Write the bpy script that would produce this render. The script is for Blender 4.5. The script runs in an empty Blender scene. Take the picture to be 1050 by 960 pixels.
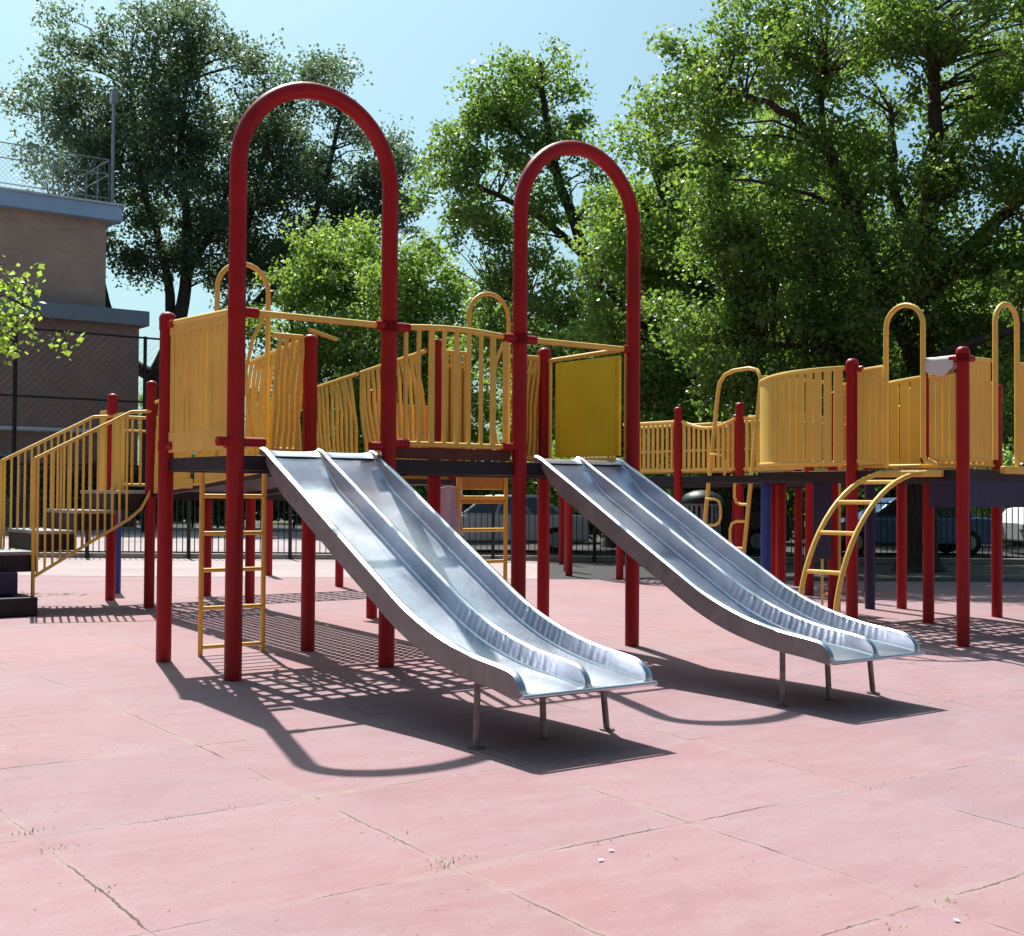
import bpy, math, random
import numpy as np
from mathutils import Vector, Matrix, Quaternion

R = math.radians
scene = bpy.context.scene
COL = scene.collection
random.seed(7)

# ------------------------------------------------------------------ playground frame: u along the tower front, v towards the back
CA, SA = .7986, .6018
OX, OY = -2.094, 9.81
ANG = math.atan2(SA, CA)
def W(u, v, z=0.0): return Vector((OX + CA*u - SA*v, OY + SA*u + CA*v, z))
def gz(v):
    d = max(0.0, -v - .2)
    return -min(.035*d, .22)

# ------------------------------------------------------------------ materials
class N:
    def __init__(s, name):
        s.m = bpy.data.materials.new(name); s.m.use_nodes = True
        s.t = s.m.node_tree; s.t.nodes.clear()
        s.out = s.n('ShaderNodeOutputMaterial')
    def n(s, typ, **kw):
        nd = s.t.nodes.new(typ)
        for k, v in kw.items(): setattr(nd, k, v)
        return nd
    def l(s, a, b): s.t.links.new(a, b)
    def val(s, sock, v):
        if hasattr(v, 'is_output') or isinstance(v, bpy.types.NodeSocket): s.l(v, sock)
        else: sock.default_value = v
    def math(s, op, a, b=0.0, c=0.0, clamp=False):
        nd = s.n('ShaderNodeMath', operation=op, use_clamp=clamp)
        for i, x in enumerate((a, b, c)): s.val(nd.inputs[i], x)
        return nd.outputs[0]
    def noise(s, vec, scale, detail=4, rough=.6, dist=0.0):
        nd = s.n('ShaderNodeTexNoise'); nd.inputs['Scale'].default_value = scale
        nd.inputs['Detail'].default_value = detail; nd.inputs['Roughness'].default_value = rough
        nd.inputs['Distortion'].default_value = dist
        if vec is not None: s.l(vec, nd.inputs['Vector'])
        return nd.outputs['Fac']
    def ramp(s, f, stops):
        nd = s.n('ShaderNodeValToRGB'); e = nd.color_ramp.elements
        while len(e) < len(stops): e.new(.5)
        for i, (p, c) in enumerate(stops):
            e[i].position = p; e[i].color = (*c, 1) if len(c) == 3 else c
        s.l(f, nd.inputs[0]); return nd.outputs[0]
    def mix(s, f, a, b, blend='MIX'):
        nd = s.n('ShaderNodeMix', data_type='RGBA', blend_type=blend)
        s.val(nd.inputs[0], f)
        for k, x in ((6, a), (7, b)):
            if isinstance(x, tuple): nd.inputs[k].default_value = (*x, 1) if len(x) == 3 else x
            else: s.l(x, nd.inputs[k])
        return nd.outputs[2]
    def coord(s, which='Object'): return s.n('ShaderNodeTexCoord').outputs[which]
    def pos(s): return s.n('ShaderNodeNewGeometry').outputs['Position']
    def bump(s, h, strength=.3, dist=.01):
        nd = s.n('ShaderNodeBump'); nd.inputs['Strength'].default_value = strength
        nd.inputs['Distance'].default_value = dist; s.l(h, nd.inputs['Height']); return nd.outputs[0]
    def prin(s, color, rough=.5, metal=0.0, spec=.5, normal=None, coat=0.0):
        p = s.n('ShaderNodeBsdfPrincipled')
        if isinstance(color, tuple): p.inputs['Base Color'].default_value = (*color, 1)
        else: s.l(color, p.inputs['Base Color'])
        s.val(p.inputs['Roughness'], rough); p.inputs['Metallic'].default_value = metal
        p.inputs['Specular IOR Level'].default_value = spec
        p.inputs['Coat Weight'].default_value = coat; p.inputs['Coat Roughness'].default_value = .25
        if normal is not None: s.l(normal, p.inputs['Normal'])
        return p.outputs[0]
    def done(s, sh): s.l(sh, s.out.inputs['Surface']); return s.m

def paint(name, c, rough=.38, var=.25, spec=.5, scale=3.0, chip=None):
    b = N(name); v = b.pos()
    f = b.noise(v, scale, 5, .65)
    lo = tuple(x*(1-var) for x in c); hi = tuple(min(1, x*(1+var)) for x in c)
    col = b.ramp(f, [(.3, lo), (.7, hi)])
    if chip:
        g = b.noise(v, 34, 6, .7)
        mask = b.ramp(g, [(.66, (0, 0, 0)), (.70, (1, 1, 1))])
        col = b.mix(mask, col, chip)
    f2 = b.noise(v, 11, 4)
    rr = b.math('MULTIPLY_ADD', f2, .3, rough-.12)
    nrm = b.bump(b.noise(v, 60, 3), .08, .004)
    return b.done(b.prin(col, rr, 0, spec, nrm))

M = {}
M['red'] = paint('red_paint', (.35, .008, .012), .38, .16, .3, 2.0, chip=(.20, .03, .03))
M['yellow'] = paint('yellow_paint', (.84, .545, .12), .42, .10, .35, 2.5, chip=(.42, .23, .03))
M['yellow_plain'] = paint('yellow_panel', (.86, .60, .13), .40, .10, .4, 1.6)
M['olive'] = paint('worn_yellow_panel', (.82, .66, .03), .5, .10, .3, 1.8)
M['orange'] = paint('orange_yellow_panel', (.64, .33, .05), .45, .12, .4, 2.0)
M['navy'] = paint('navy_paint', (.018, .018, .075), .42, .2, .4, 2.0)
M['blue'] = paint('blue_paint', (.025, .06, .30), .4, .2, .4, 2.0)
M['deck_black'] = paint('black_coated_steel', (.016, .013, .02), .5, .3, .4, 6.0)
M['deck_top'] = paint('brown_deck_coating', (.11, .04, .035), .6, .3, .3, 6.0)
M['black'] = paint('black_iron', (.014, .014, .016), .45, .3, .4, 6.0)
M['tread'] = paint('worn_tread', (.30, .30, .31), .55, .35, .4, 9.0)
M['grey'] = paint('grey_metal', (.30, .31, .32), .45, .2, .5, 5.0)
M['cloth'] = paint('white_cloth', (.74, .72, .70), .9, .06, .1, 4.0)
M['lavender'] = paint('lavender_cloth', (.66, .67, .86), .8, .12, .2, 9.0)
M['parapet'] = paint('pale_blue_metal', (.46, .58, .78), .5, .08, .3, .6)
M['ledge'] = paint('grey_ledge_metal', (.27, .29, .34), .6, .1, .3, .6)

def steel():
    b = N('slide_steel'); v = b.coord('Object')
    mp = b.n('ShaderNodeMapping'); mp.inputs['Scale'].default_value = (26, 1.0, 1.0); b.l(v, mp.inputs[0])
    streak = b.noise(mp.outputs[0], 5, 6, .7)
    wp = b.pos(); big = b.noise(wp, 2.6, 4, .55, .6)
    col = b.ramp(big, [(.3, (.50, .525, .60)), (.7, (.67, .69, .77))])
    smud = b.ramp(b.noise(wp, 4.5, 6, .75, .8), [(.54, (0, 0, 0)), (.72, (1, 1, 1))])
    col = b.mix(b.math('MULTIPLY', smud, .35), col, (.30, .31, .36))
    scr = b.ramp(streak, [(.62, (0, 0, 0)), (.70, (1, 1, 1))]); col = b.mix(b.math('MULTIPLY', scr, .3), col, (.80, .82, .86))
    r = b.math('MULTIPLY_ADD', streak, .14, .19)
    r = b.math('ADD', r, b.math('MULTIPLY', big, .12))
    h = b.math('ADD', b.math('MULTIPLY', big, 1.0), b.math('MULTIPLY', streak, .03))
    return b.done(b.prin(col, r, 1.0, .5, b.bump(h, .16, .03)))
M['steel'] = steel()
def steel_dark():
    b = N('leg_steel'); v = b.pos()
    col = b.ramp(b.noise(v, 14, 5), [(.3, (.16, .13, .12)), (.7, (.30, .27, .26))])
    return b.done(b.prin(col, .45, .7))
M['leg_steel'] = steel_dark()
M['side_steel'] = paint('slide_side_steel', (.26, .235, .235), .42, .25, .5, 7.0)

def rubber_surface():
    b = N('pink_safety_surface'); v = b.coord('Object')
    sep = b.n('ShaderNodeSeparateXYZ'); b.l(v, sep.inputs[0])
    wob = b.math('MULTIPLY', b.math('SUBTRACT', b.noise(v, 2.2, 6, .75), .5), .075)
    wob2 = b.math('MULTIPLY', b.math('SUBTRACT', b.noise(v, 3.1, 6, .75), .47), .075)
    p = 1.335
    def joint(c, off, w):
        t = b.math('DIVIDE', b.math('SUBTRACT', b.math('ADD', c, w), off), p)
        fr = b.math('FRACT', t)
        d = b.math('MULTIPLY', b.math('SUBTRACT', .5, b.math('ABSOLUTE', b.math('SUBTRACT', fr, .5))), p)
        return d, b.math('FLOOR', t)
    du, iu = joint(sep.outputs[0], .215, wob)
    dv, iv = joint(sep.outputs[1], -.62, wob2)
    cmb = b.n('ShaderNodeCombineXYZ'); b.l(iu, cmb.inputs[0]); b.l(iv, cmb.inputs[1])
    wn = b.n('ShaderNodeTexWhiteNoise', noise_dimensions='2D'); b.l(cmb.outputs[0], wn.inputs['Vector'])
    tile = wn.outputs['Value']
    base = b.ramp(b.noise(v, .42, 5, .6, .3), [(.28, (.345, .180, .186)), (.46, (.355, .208, .226)), (.72, (.362, .238, .264))])
    tone = b.ramp(tile, [(0, (.93, .96, .98)), (1, (1.06, 1.0, .98))])
    col = b.mix(1.0, base, tone, 'MULTIPLY')
    # streaky wear and fine grain
    mp = b.n('ShaderNodeMapping'); mp.inputs['Scale'].default_value = (1, 3.2, 1); mp.inputs['Rotation'].default_value = (0, 0, .35); b.l(v, mp.inputs[0])
    wear = b.ramp(b.noise(mp.outputs[0], 1.9, 8, .72, .5), [(.42, (0, 0, 0)), (.72, (1, 1, 1))])
    col = b.mix(b.math('MULTIPLY', wear, .34), col, (.42, .34, .35))
    pale = b.ramp(b.noise(v, 6.5, 7, .75), [(.56, (0, 0, 0)), (.70, (1, 1, 1))])
    col = b.mix(b.math('MULTIPLY', pale, .26), col, (.44, .35, .35))
    grain = b.noise(v, 150, 3, .7)
    col = b.mix(1.0, col, b.ramp(grain, [(.25, (.80, .79, .79)), (.75, (1.14, 1.14, 1.14))]), 'MULTIPLY')
    speck = b.ramp(b.noise(v, 27, 2, .5), [(.71, (0, 0, 0)), (.73, (1, 1, 1))])
    col = b.mix(b.math('MULTIPLY', speck, .7), col, (.20, .09, .10))
    stain = b.ramp(b.noise(v, 1.1, 7, .78, 1.2), [(.52, (0, 0, 0)), (.64, (1, 1, 1))])
    col = b.mix(b.math('MULTIPLY', stain, .22), col, (.23, .14, .15))
    # joints: a pale dusty band with an irregular dark crack in it
    dmin = b.math('MINIMUM', du, dv)
    amt = b.noise(v, 1.3, 4, .7)
    dust = b.math('MULTIPLY', b.ramp(dmin, [(.0, (1, 1, 1)), (.040, (0, 0, 0))]), b.ramp(b.noise(v, 3.0, 6, .8), [(.42, (0, 0, 0)), (.66, (1, 1, 1))]))
    col = b.mix(b.math('MULTIPLY', dust, .6), col, (.40, .35, .28))
    wcrack = b.math('MULTIPLY', b.ramp(amt, [(.44, (0, 0, 0)), (.60, (1, 1, 1))]), .0070)
    wcrack = b.math('ADD', wcrack, b.math('MULTIPLY', b.noise(v, 23, 4, .8), .003))
    crack = b.math('LESS_THAN', b.math('ADD', dmin, .0018), wcrack)
    thin = b.math('MULTIPLY', b.ramp(dmin, [(.0, (1, 1, 1)), (.011, (0, 0, 0))]), .22)
    col = b.mix(thin, col, (.30, .16, .16))
    col = b.mix(b.math('MULTIPLY', crack, .8), col, (.06, .035, .035))
    h = b.math('ADD', b.math('MULTIPLY', grain, .25), b.math('MULTIPLY', b.noise(v, 24, 5, .7), .8))
    h = b.math('SUBTRACT', h, b.math('MULTIPLY', crack, 1.0))
    h = b.math('ADD', h, b.math('MULTIPLY', tile, .9))
    return b.done(b.prin(col, .8, 0, .25, b.bump(h, .35, .006)))
M['pink'] = rubber_surface()

def rough_ground(name, a, c, scale, grain=60):
    b = N(name); v = b.pos()
    col = b.ramp(b.noise(v, scale, 7, .7, .3), [(.3, a), (.7, c)])
    g = b.noise(v, grain, 3, .7)
    col = b.mix(1.0, col, b.ramp(g, [(.25, (.8, .8, .8)), (.75, (1.15, 1.15, 1.15))]), 'MULTIPLY')
    return b.done(b.prin(col, .85, 0, .2, b.bump(g, .3, .01)))
M['asphalt'] = rough_ground('asphalt', (.045, .042, .043), (.075, .07, .07), .6)
M['concrete'] = rough_ground('pale_concrete', (.38, .30, .30), (.48, .39, .39), .35)
M['pave'] = rough_ground('pale_pavement', (.36, .29, .30), (.48, .40, .41), .22, 25)
M['kerb'] = rough_ground('kerb_stone', (.34, .32, .31), (.46, .44, .42), .8)

def brick(name, c1, c2, c3):
    b = N(name); v = b.coord('Object')
    br = b.n('ShaderNodeTexBrick'); br.inputs['Scale'].default_value = 1.0
    sp = b.n('ShaderNodeSeparateXYZ'); b.l(v, sp.inputs[0])
    cm = b.n('ShaderNodeCombineXYZ'); b.l(sp.outputs[0], cm.inputs[0]); b.l(sp.outputs[2], cm.inputs[1])
    b.l(cm.outputs[0], br.inputs['Vector'])
    br.inputs['Brick Width'].default_value = .30; br.inputs['Row Height'].default_value = .10; br.inputs['Mortar Size'].default_value = .012
    br.inputs['Color1'].default_value = c1; br.inputs['Color2'].default_value = c2
    br.inputs['Mortar'].default_value = c3
    col = b.mix(1.0, br.outputs['Color'], b.ramp(b.noise(v, .3, 6, .7), [(.3, (.82, .82, .84)), (.7, (1.12, 1.1, 1.08))]), 'MULTIPLY')
    return b.done(b.prin(col, .85, 0, .2, b.bump(br.outputs['Fac'], -.3, .01)))
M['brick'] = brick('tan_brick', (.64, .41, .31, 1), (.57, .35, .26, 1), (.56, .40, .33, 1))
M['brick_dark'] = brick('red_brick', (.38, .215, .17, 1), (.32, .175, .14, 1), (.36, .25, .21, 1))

def leaf(name, dark, light, trans, tw=.38, gloss=.38):
    b = N(name)
    g = b.n('ShaderNodeNewGeometry')
    rnd = g.outputs['Random Per Island']
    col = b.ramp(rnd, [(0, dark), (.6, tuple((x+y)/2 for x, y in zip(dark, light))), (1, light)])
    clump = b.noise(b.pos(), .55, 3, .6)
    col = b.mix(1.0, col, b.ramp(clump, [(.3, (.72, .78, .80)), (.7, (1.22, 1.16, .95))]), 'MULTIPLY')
    p = b.prin(col, gloss, 0, .75)
    t = b.n('ShaderNodeBsdfTranslucent')
    tc = b.mix(rnd, tuple(x*.7 for x in trans), trans)
    b.l(tc, t.inputs['Color'])
    mx = b.n('ShaderNodeMixShader'); mx.inputs[0].default_value = tw
    b.l(p, mx.inputs[1]); b.l(t.outputs[0], mx.inputs[2])
    return b.done(mx.outputs[0])
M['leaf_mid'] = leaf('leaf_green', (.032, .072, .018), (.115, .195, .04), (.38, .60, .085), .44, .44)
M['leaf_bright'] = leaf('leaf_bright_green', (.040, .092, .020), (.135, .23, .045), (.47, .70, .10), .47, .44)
M['leaf_dark'] = leaf('leaf_haze_blue', (.045, .078, .045), (.095, .14, .075), (.26, .39, .17), .42, .45)  # haze and sky glare over the far trees mixed into the leaf colour
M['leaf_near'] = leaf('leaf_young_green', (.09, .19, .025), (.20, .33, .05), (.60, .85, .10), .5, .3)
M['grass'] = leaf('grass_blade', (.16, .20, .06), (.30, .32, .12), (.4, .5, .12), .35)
def bark():
    b = N('bark'); v = b.pos()
    mp = b.n('ShaderNodeMapping'); mp.inputs['Scale'].default_value = (9, 9, 1.6); b.l(v, mp.inputs[0])
    f = b.noise(mp.outputs[0], 2.0, 6, .7)
    col = b.ramp(f, [(.3, (.030, .024, .020)), (.7, (.10, .085, .07))])
    return b.done(b.prin(col, .9, 0, .2, b.bump(f, .6, .05)))
M['bark'] = bark()
def glass():
    b = N('window_glass'); return b.done(b.prin((.02, .03, .035), .06, 0, .8))
M['glass'] = glass()
M['white_paint'] = paint('white_paint', (.74, .74, .74), .35, .05, .5, 2.0)
M['car_blue'] = paint('car_blue', (.05, .11, .24), .22, .05, .6, 1.0)
M['car_silver'] = paint('car_silver', (.45, .47, .49), .25, .05, .6, 1.0)
M['car_dark'] = paint('car_dark', (.03, .035, .04), .22, .05, .6, 1.0)
M['tyre'] = paint('tyre_rubber', (.02, .02, .02), .8, .2, .2, 6)
M['lamp_red'] = paint('tail_lamp', (.4, .01, .01), .2, .05, .6, 6)
M['lamp_clear'] = paint('head_lamp', (.7, .7, .66), .15, .05, .7, 6)

# ------------------------------------------------------------------ mesh builder
class MB:
    def __init__(s): s.v = []; s.f = []; s.sm = []
    def add(s, vs, fs, smooth=False):
        o = len(s.v); s.v += [tuple(x) for x in vs]
        for f in fs: s.f.append(tuple(i+o for i in f)); s.sm.append(smooth)
        return s
    def box(s, c, size, rz=0.0, rot=None):
        hx, hy, hz = (x/2 for x in size)
        m = rot if rot is not None else Matrix.Rotation(rz, 3, 'Z')
        vs = [Vector(c) + m @ Vector((x*hx, y*hy, z*hz)) for x in (-1, 1) for y in (-1, 1) for z in (-1, 1)]
        return s.add(vs, [(0, 1, 3, 2), (4, 6, 7, 5), (0, 4, 5, 1), (2, 3, 7, 6), (0, 2, 6, 4), (1, 5, 7, 3)])
    def beam(s, a, b, w, h, up=(0, 0, 1)):
        a, b = Vector(a), Vector(b); d = (b-a); L = d.length; d.normalize()
        x = d.cross(Vector(up)); x = x.normalized() if x.length > 1e-4 else Vector((1, 0, 0)); y = x.cross(d).normalized()
        m = Matrix((d, x, y)).transposed()
        return s.box((a+b)/2, (L, w, h), rot=m)
    def tube(s, pts, r, seg=10, cap=True, smooth=True):
        pts = [Vector(p) for p in pts]; n = len(pts)
        rs = r if isinstance(r, (list, tuple)) else [r]*n
        d0 = (pts[1]-pts[0]).normalized()
        a = Vector((0, 0, 1)) if abs(d0.z) < .9 else Vector((1, 0, 0))
        x = d0.cross(a).normalized(); vs = []; prev = d0
        for i, p in enumerate(pts):
            d = (pts[min(i+1, n-1)]-pts[max(i-1, 0)]).normalized()
            q = prev.rotation_difference(d); x = q @ x; prev = d
            x = (x - d*x.dot(d)).normalized(); y = d.cross(x)
            vs += [p + (x*math.cos(t) + y*math.sin(t))*rs[i] for t in (2*math.pi*k/seg for k in range(seg))]
        fs = [(i*seg+k, i*seg+(k+1) % seg, (i+1)*seg+(k+1) % seg, (i+1)*seg+k) for i in range(n-1) for k in range(seg)]
        s.add(vs, fs, smooth)
        if cap:
            o = len(s.v)-len(vs)
            s.f.append(tuple(o+k for k in reversed(range(seg)))); s.sm.append(False)
            s.f.append(tuple(o+(n-1)*seg+k for k in range(seg))); s.sm.append(False)
        return s
    def lathe(s, c, prof, seg=20, smooth=True):
        vs = []; c = Vector(c)
        for r, z in prof:
            vs += [c + Vector((r*math.cos(2*math.pi*k/seg), r*math.sin(2*math.pi*k/seg), z)) for k in range(seg)]
        n = len(prof)
        fs = [(i*seg+k, i*seg+(k+1) % seg, (i+1)*seg+(k+1) % seg, (i+1)*seg+k) for i in range(n-1) for k in range(seg)]
        fs += [tuple(reversed(range(seg))), tuple((n-1)*seg+k for k in range(seg))]
        return s.add(vs, fs, smooth)
    def build(s, name, mat, parent=None, bevel=0.0, angle=40):
        me = bpy.data.meshes.new(name)
        me.from_pydata(s.v, [], s.f); me.update()
        me.polygons.foreach_set('use_smooth', [True]*len(s.f))
        me.set_sharp_from_angle(angle=R(angle))
        me.materials.append(M[mat] if isinstance(mat, str) else mat)
        o = bpy.data.objects.new(name, me); COL.objects.link(o)
        if parent is not None: o.parent = parent
        if bevel:
            b = o.modifiers.new('bevel', 'BEVEL'); b.width = bevel; b.segments = 2; b.limit_method = 'ANGLE'; b.angle_limit = R(50)
        return o

def tag(o, label=None, cat=None, group=None, kind=None):
    if label: o['label'] = label
    if cat: o['category'] = cat
    if group: o['group'] = group
    if kind: o['kind'] = kind
    return o
def empty(name, loc, rz=0.0):
    o = bpy.data.objects.new(name, None); COL.objects.link(o)
    o.location = loc; o.rotation_euler = (0, 0, rz); o.empty_display_size = .3
    return o
def copy_tree(o, parent=None):
    c = o.copy(); COL.objects.link(c)
    if parent is not None: c.parent = parent
    for ch in list(o.children): copy_tree(ch, c)
    return c

# ------------------------------------------------------------------ setting
def uv_sheet(name, mat, u0, u1, vs, dz, kind='structure'):
    m = MB(); V = []
    for v in vs: V += [(u0, v, gz(v)+dz), (u1, v, gz(v)+dz)]
    m.add(V, [(2*i, 2*i+1, 2*i+3, 2*i+2) for i in range(len(vs)-1)], True)
    o = m.build(name, mat); o.location = (OX, OY, 0); o.rotation_euler = (0, 0, ANG)
    return tag(o, kind=kind)
vprof = [-60, -7.2, -6.49, -6, -4, -2, -1, -.6, -.2, .2, 2]
uv_sheet('ground', 'asphalt', -600, 600, [-600] + vprof + [600], -.012)
def poly_sheet(name, mat, pts, z):
    m = MB(); m.add([(x, y, z) for x, y in pts], [tuple(range(len(pts)))])
    return tag(m.build(name, mat), kind='structure')
# pink surface, cut along the path's near edge (y = 22)
def pink_sheet():
    m = MB(); vs = vprof[:] + [3, 6, 9, 12]; V = []; F = []
    for v in vs:
        # u range limited so that world y <= 22 on the far side
        umax = min(60, (22.0 - OY - CA*v)/SA)
        for k in range(13):
            u = -45 + (umax+45)*k/12; V.append((u, v, gz(v)))
    for v in (26.,):
        umax = (22.0 - OY - CA*v)/SA
        for k in range(13): V.append((-45 + (umax+45)*k/12, v, 0))
    n = len(V)//13
    for i in range(n-1):
        for k in range(12): F.append((i*13+k, i*13+k+1, (i+1)*13+k+1, (i+1)*13+k))
    m.add(V, F, True)
    o = m.build('play_surface', 'pink'); o.location = (OX, OY, 0); o.rotation_euler = (0, 0, ANG)
    tag(o, kind='structure')
pink_sheet()
poly_sheet('path', 'concrete', [(-60, 22), (.6, 22), (.6, 28.2), (-60, 28.2)], .004)
poly_sheet('sidewalk', 'pave', [(-90, 28.4), (-2.2, 28.4), (-2.2, 49.6), (-90, 49.6)], .002)
poly_sheet('parking_lot', 'asphalt', [(-2.2, 28.4), (90, 28.4), (90, 49.6), (-2.2, 49.6)], .002)
kb = MB(); kb.box((0, 28.3, .05), (180, .2, .12)); kb.box((0, 49.7, .05), (180, .2, .12))
tag(kb.build('kerb', 'kerb', bevel=.01), kind='structure')
poly_sheet('road', 'asphalt', [(-120, 49.8), (120, 49.8), (120, 60), (-120, 60)], -.002)
mk = MB()
for i in range(-16, 17): mk.box((i*6, 54.9, .001), (3, .12, .004))
tag(mk.build('road_marking', 'white_paint'), kind='structure')
poly_sheet('far_verge', rough_ground('far_earth', (.05, .05, .03), (.09, .10, .04), .4), [(-120, 60), (120, 60), (120, 120), (-120, 120)], .0)

# ------------------------------------------------------------------ playground parts
PR = .0635
def post_mesh(z0, z1, r=PR):
    m = MB(); c = .05
    prof = [(r, z0), (r, z1-.075), (r*1.12, z1-.073), (r*1.12, z1-.05), (r*1.02, z1-.03), (r*.8, z1-.01), (r*.4, z1), (.003, z1+.002)]
    return m.lathe((0, 0, 0), prof, 22)
class Thing:
    def __init__(s, name, u0, v0, label, cat, group=None):
        s.u0, s.v0 = u0, v0; s.z0 = gz(v0)
        s.e = tag(empty(name, W(u0, v0, s.z0), ANG), label, cat, group)
    def p(s, u, v, z): return Vector((u-s.u0, v-s.v0, z-s.z0))
    def place(s, m, name, mat, u, v, bevel=0.0):
        o = m.build(name, mat, s.e, bevel); o.location = s.p(u, v, 0); return o
    def post(s, u, v, z1=2.90, mat='red', r=PR):
        m = post_mesh(gz(v)-.05, z1, r); return s.place(m, 'post', mat, u, v)

def arc_pts(f, n): return [f(i/n) for i in range(n+1)]

def slat_fence(T, name, mat, a, b, za, zb, n, w=.028, t=.022, lean=0.0, wave=0.0, rail=.024, jitter=0.0, top=True, mid=None, solid=None, toprise=0.0, wmul=None):
    """slats between (u,v) a and b; za=(bottom,top) at a, zb at b"""
    m = MB(); a = Vector(a); b = Vector(b); d = (b-a); L = d.length; d2 = d/L
    rng = random.Random(hash((round(a.x, 2), round(a.y, 2), n)) & 0xffff)
    def z(f, k): return za[k]*(1-f)+zb[k]*f + (toprise*math.sin(math.pi*f) if k else 0)
    ang = math.atan2(d2.y, d2.x)
    for i in range(n):
        f = (i+.5)/n
        ww = w if wmul is None else w*wmul[i % len(wmul)]
        pts = []
        K = 6 if wave else 1
        for k in range(K+1):
            q = k/K
            off = lean*(q-.5) + wave*math.sin(q*math.pi*2 + (i*.35)) + rng.uniform(-jitter, jitter)*(q if k else 0)
            g = min(max(f + off/L, .01), .99)
            c = a + d*g
            pts.append(T.p(c.x, c.y, z(f, 0)*(1-q)+z(f, 1)*q))
        for p0, p1 in zip(pts, pts[1:]):
            m.beam(p0, p1 + (p1-p0).normalized()*.004, t, ww, up=(d2.x, d2.y, 0))
    R_ = arc_pts(lambda f: (a + d*f), 8)
    m.tube([T.p(c.x, c.y, z(i/8, 1)) for i, c in enumerate(R_)], rail, 8)
    m.tube([T.p(c.x, c.y, z(i/8, 0)) for i, c in enumerate(R_)], rail*.9, 8)
    if mid is not None:
        m.tube([T.p(c.x, c.y, z(i/8, 0)*(1-mid)+z(i/8, 1)*mid) for i, c in enumerate(R_)], rail*.7, 8)
    if solid is not None:   # closed lower board up to this fraction
        zz0 = z(.5, 0); zz1 = zz0 + (z(.5, 1)-zz0)*solid
        c = a + d*.5; p = T.p(c.x, c.y, (zz0+zz1)/2)
        m.box(p, (L*.98, t*.6, zz1-zz0), rz=ang)
    return m.build(name, mat, T.e)

def perforated(m, f, wu, wv, pit, g):
    """plate with square holes; f(a, b, k) gives the point at fractions a, b on the top (k=0) or bottom (k=1) face"""
    nu, nv = max(1, int(round(wu/pit))), max(1, int(round(wv/pit))); gu, gv = g/wu, g/wv; P_ = []; F_ = []
    for i in range(nu):
        for j in range(nv):
            x0, x1, y0, y1 = i/nu, (i+1)/nu, j/nv, (j+1)/nv; o_ = len(P_)
            for k in (0, 1):
                P_ += [f(x, y, k) for x, y in ((x0, y0), (x1, y0), (x1, y1), (x0, y1), (x0+gu/2, y0+gv/2), (x1-gu/2, y0+gv/2), (x1-gu/2, y1-gv/2), (x0+gu/2, y1-gv/2))]
            for k in range(4):
                k2 = (k+1) % 4
                F_ += [(o_+k, o_+k2, o_+4+k2, o_+4+k), (o_+8+k2, o_+8+k, o_+12+k, o_+12+k2), (o_+4+k, o_+4+k2, o_+12+k2, o_+12+k)]
    m.add(P_, F_)

def deck(T, u0, u1, v0, v1, z=1.70, h=.115, top='deck_top'):
    cu, cv = (u0+u1)/2, (v0+v1)/2
    m = MB(); wu, wv = u1-u0-.09, v1-v0-.09
    if z > 1.4: perforated(m, lambda a, b, k: (wu*(a-.5), wv*(b-.5), z-.006-k*.010), wu, wv, .190, .062)
    else: m.box((0, 0, z-.02), (wu, wv, .03))
    o = T.place(m, 'deck', top, cu, cv)
    m = MB(); w = .04
    m.box((0, -(v1-v0)/2+w/2, z-h/2), (u1-u0-.002, w, h)); m.box((0, (v1-v0)/2-w/2, z-h/2), (u1-u0-.002, w, h))
    m.box((-(u1-u0)/2+w/2, 0, z-h/2), (w, v1-v0-2*w-.004, h-.004)); m.box(((u1-u0)/2-w/2, 0, z-h/2), (w, v1-v0-2*w-.004, h-.004))
    # joists underneath
    for k in (-.25, .25): m.box((k*(u1-u0), 0, z-.075), (.04, v1-v0-2*w-.01, .07))
    f = m.build('edge_beam', 'deck_black', o, .004)
    return o

def rail_with_clamps(T, a, b, z, r=.026, ra='red', la=.17, lb=.13, name='rail'):
    A, B = T.p(*a, z), T.p(*b, z); d = (B-A).normalized()
    m = MB(); m.tube([A + d*(la-.02), B - d*(lb-.02)], r, 12)
    o = m.build(name, 'yellow', T.e)
    for P, s, L in ((A, 1, la), (B, -1, lb)):
        c = MB(); c.tube([P + d*s*.02, P + d*s*L], r*1.55, 12); c.tube([P - Vector((0, 0, .05)), P + Vector((0, 0, .05))], PR*1.10, 18)
        c.build('clamp', 'red', T.e)
    return o

def hoop_pts(A, B, zs, zt, n=12):
    """inverted U from A up to zs, half circle, down at B"""
    A, B = Vector(A), Vector(B); c = (A+B)/2; hw = (B-A)/2; rise = zt-zs
    pts = [Vector((A.x, A.y, A.z)), Vector((A.x, A.y, (A.z+zs)/2))]
    for k in range(n+1):
        t = math.pi*k/n
        q = c - hw*math.cos(t); pts.append(Vector((q.x, q.y, zs + rise*math.sin(t))))
    pts += [Vector((B.x, B.y, (B.z+zs)/2)), Vector((B.x, B.y, B.z))]
    return pts

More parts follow.
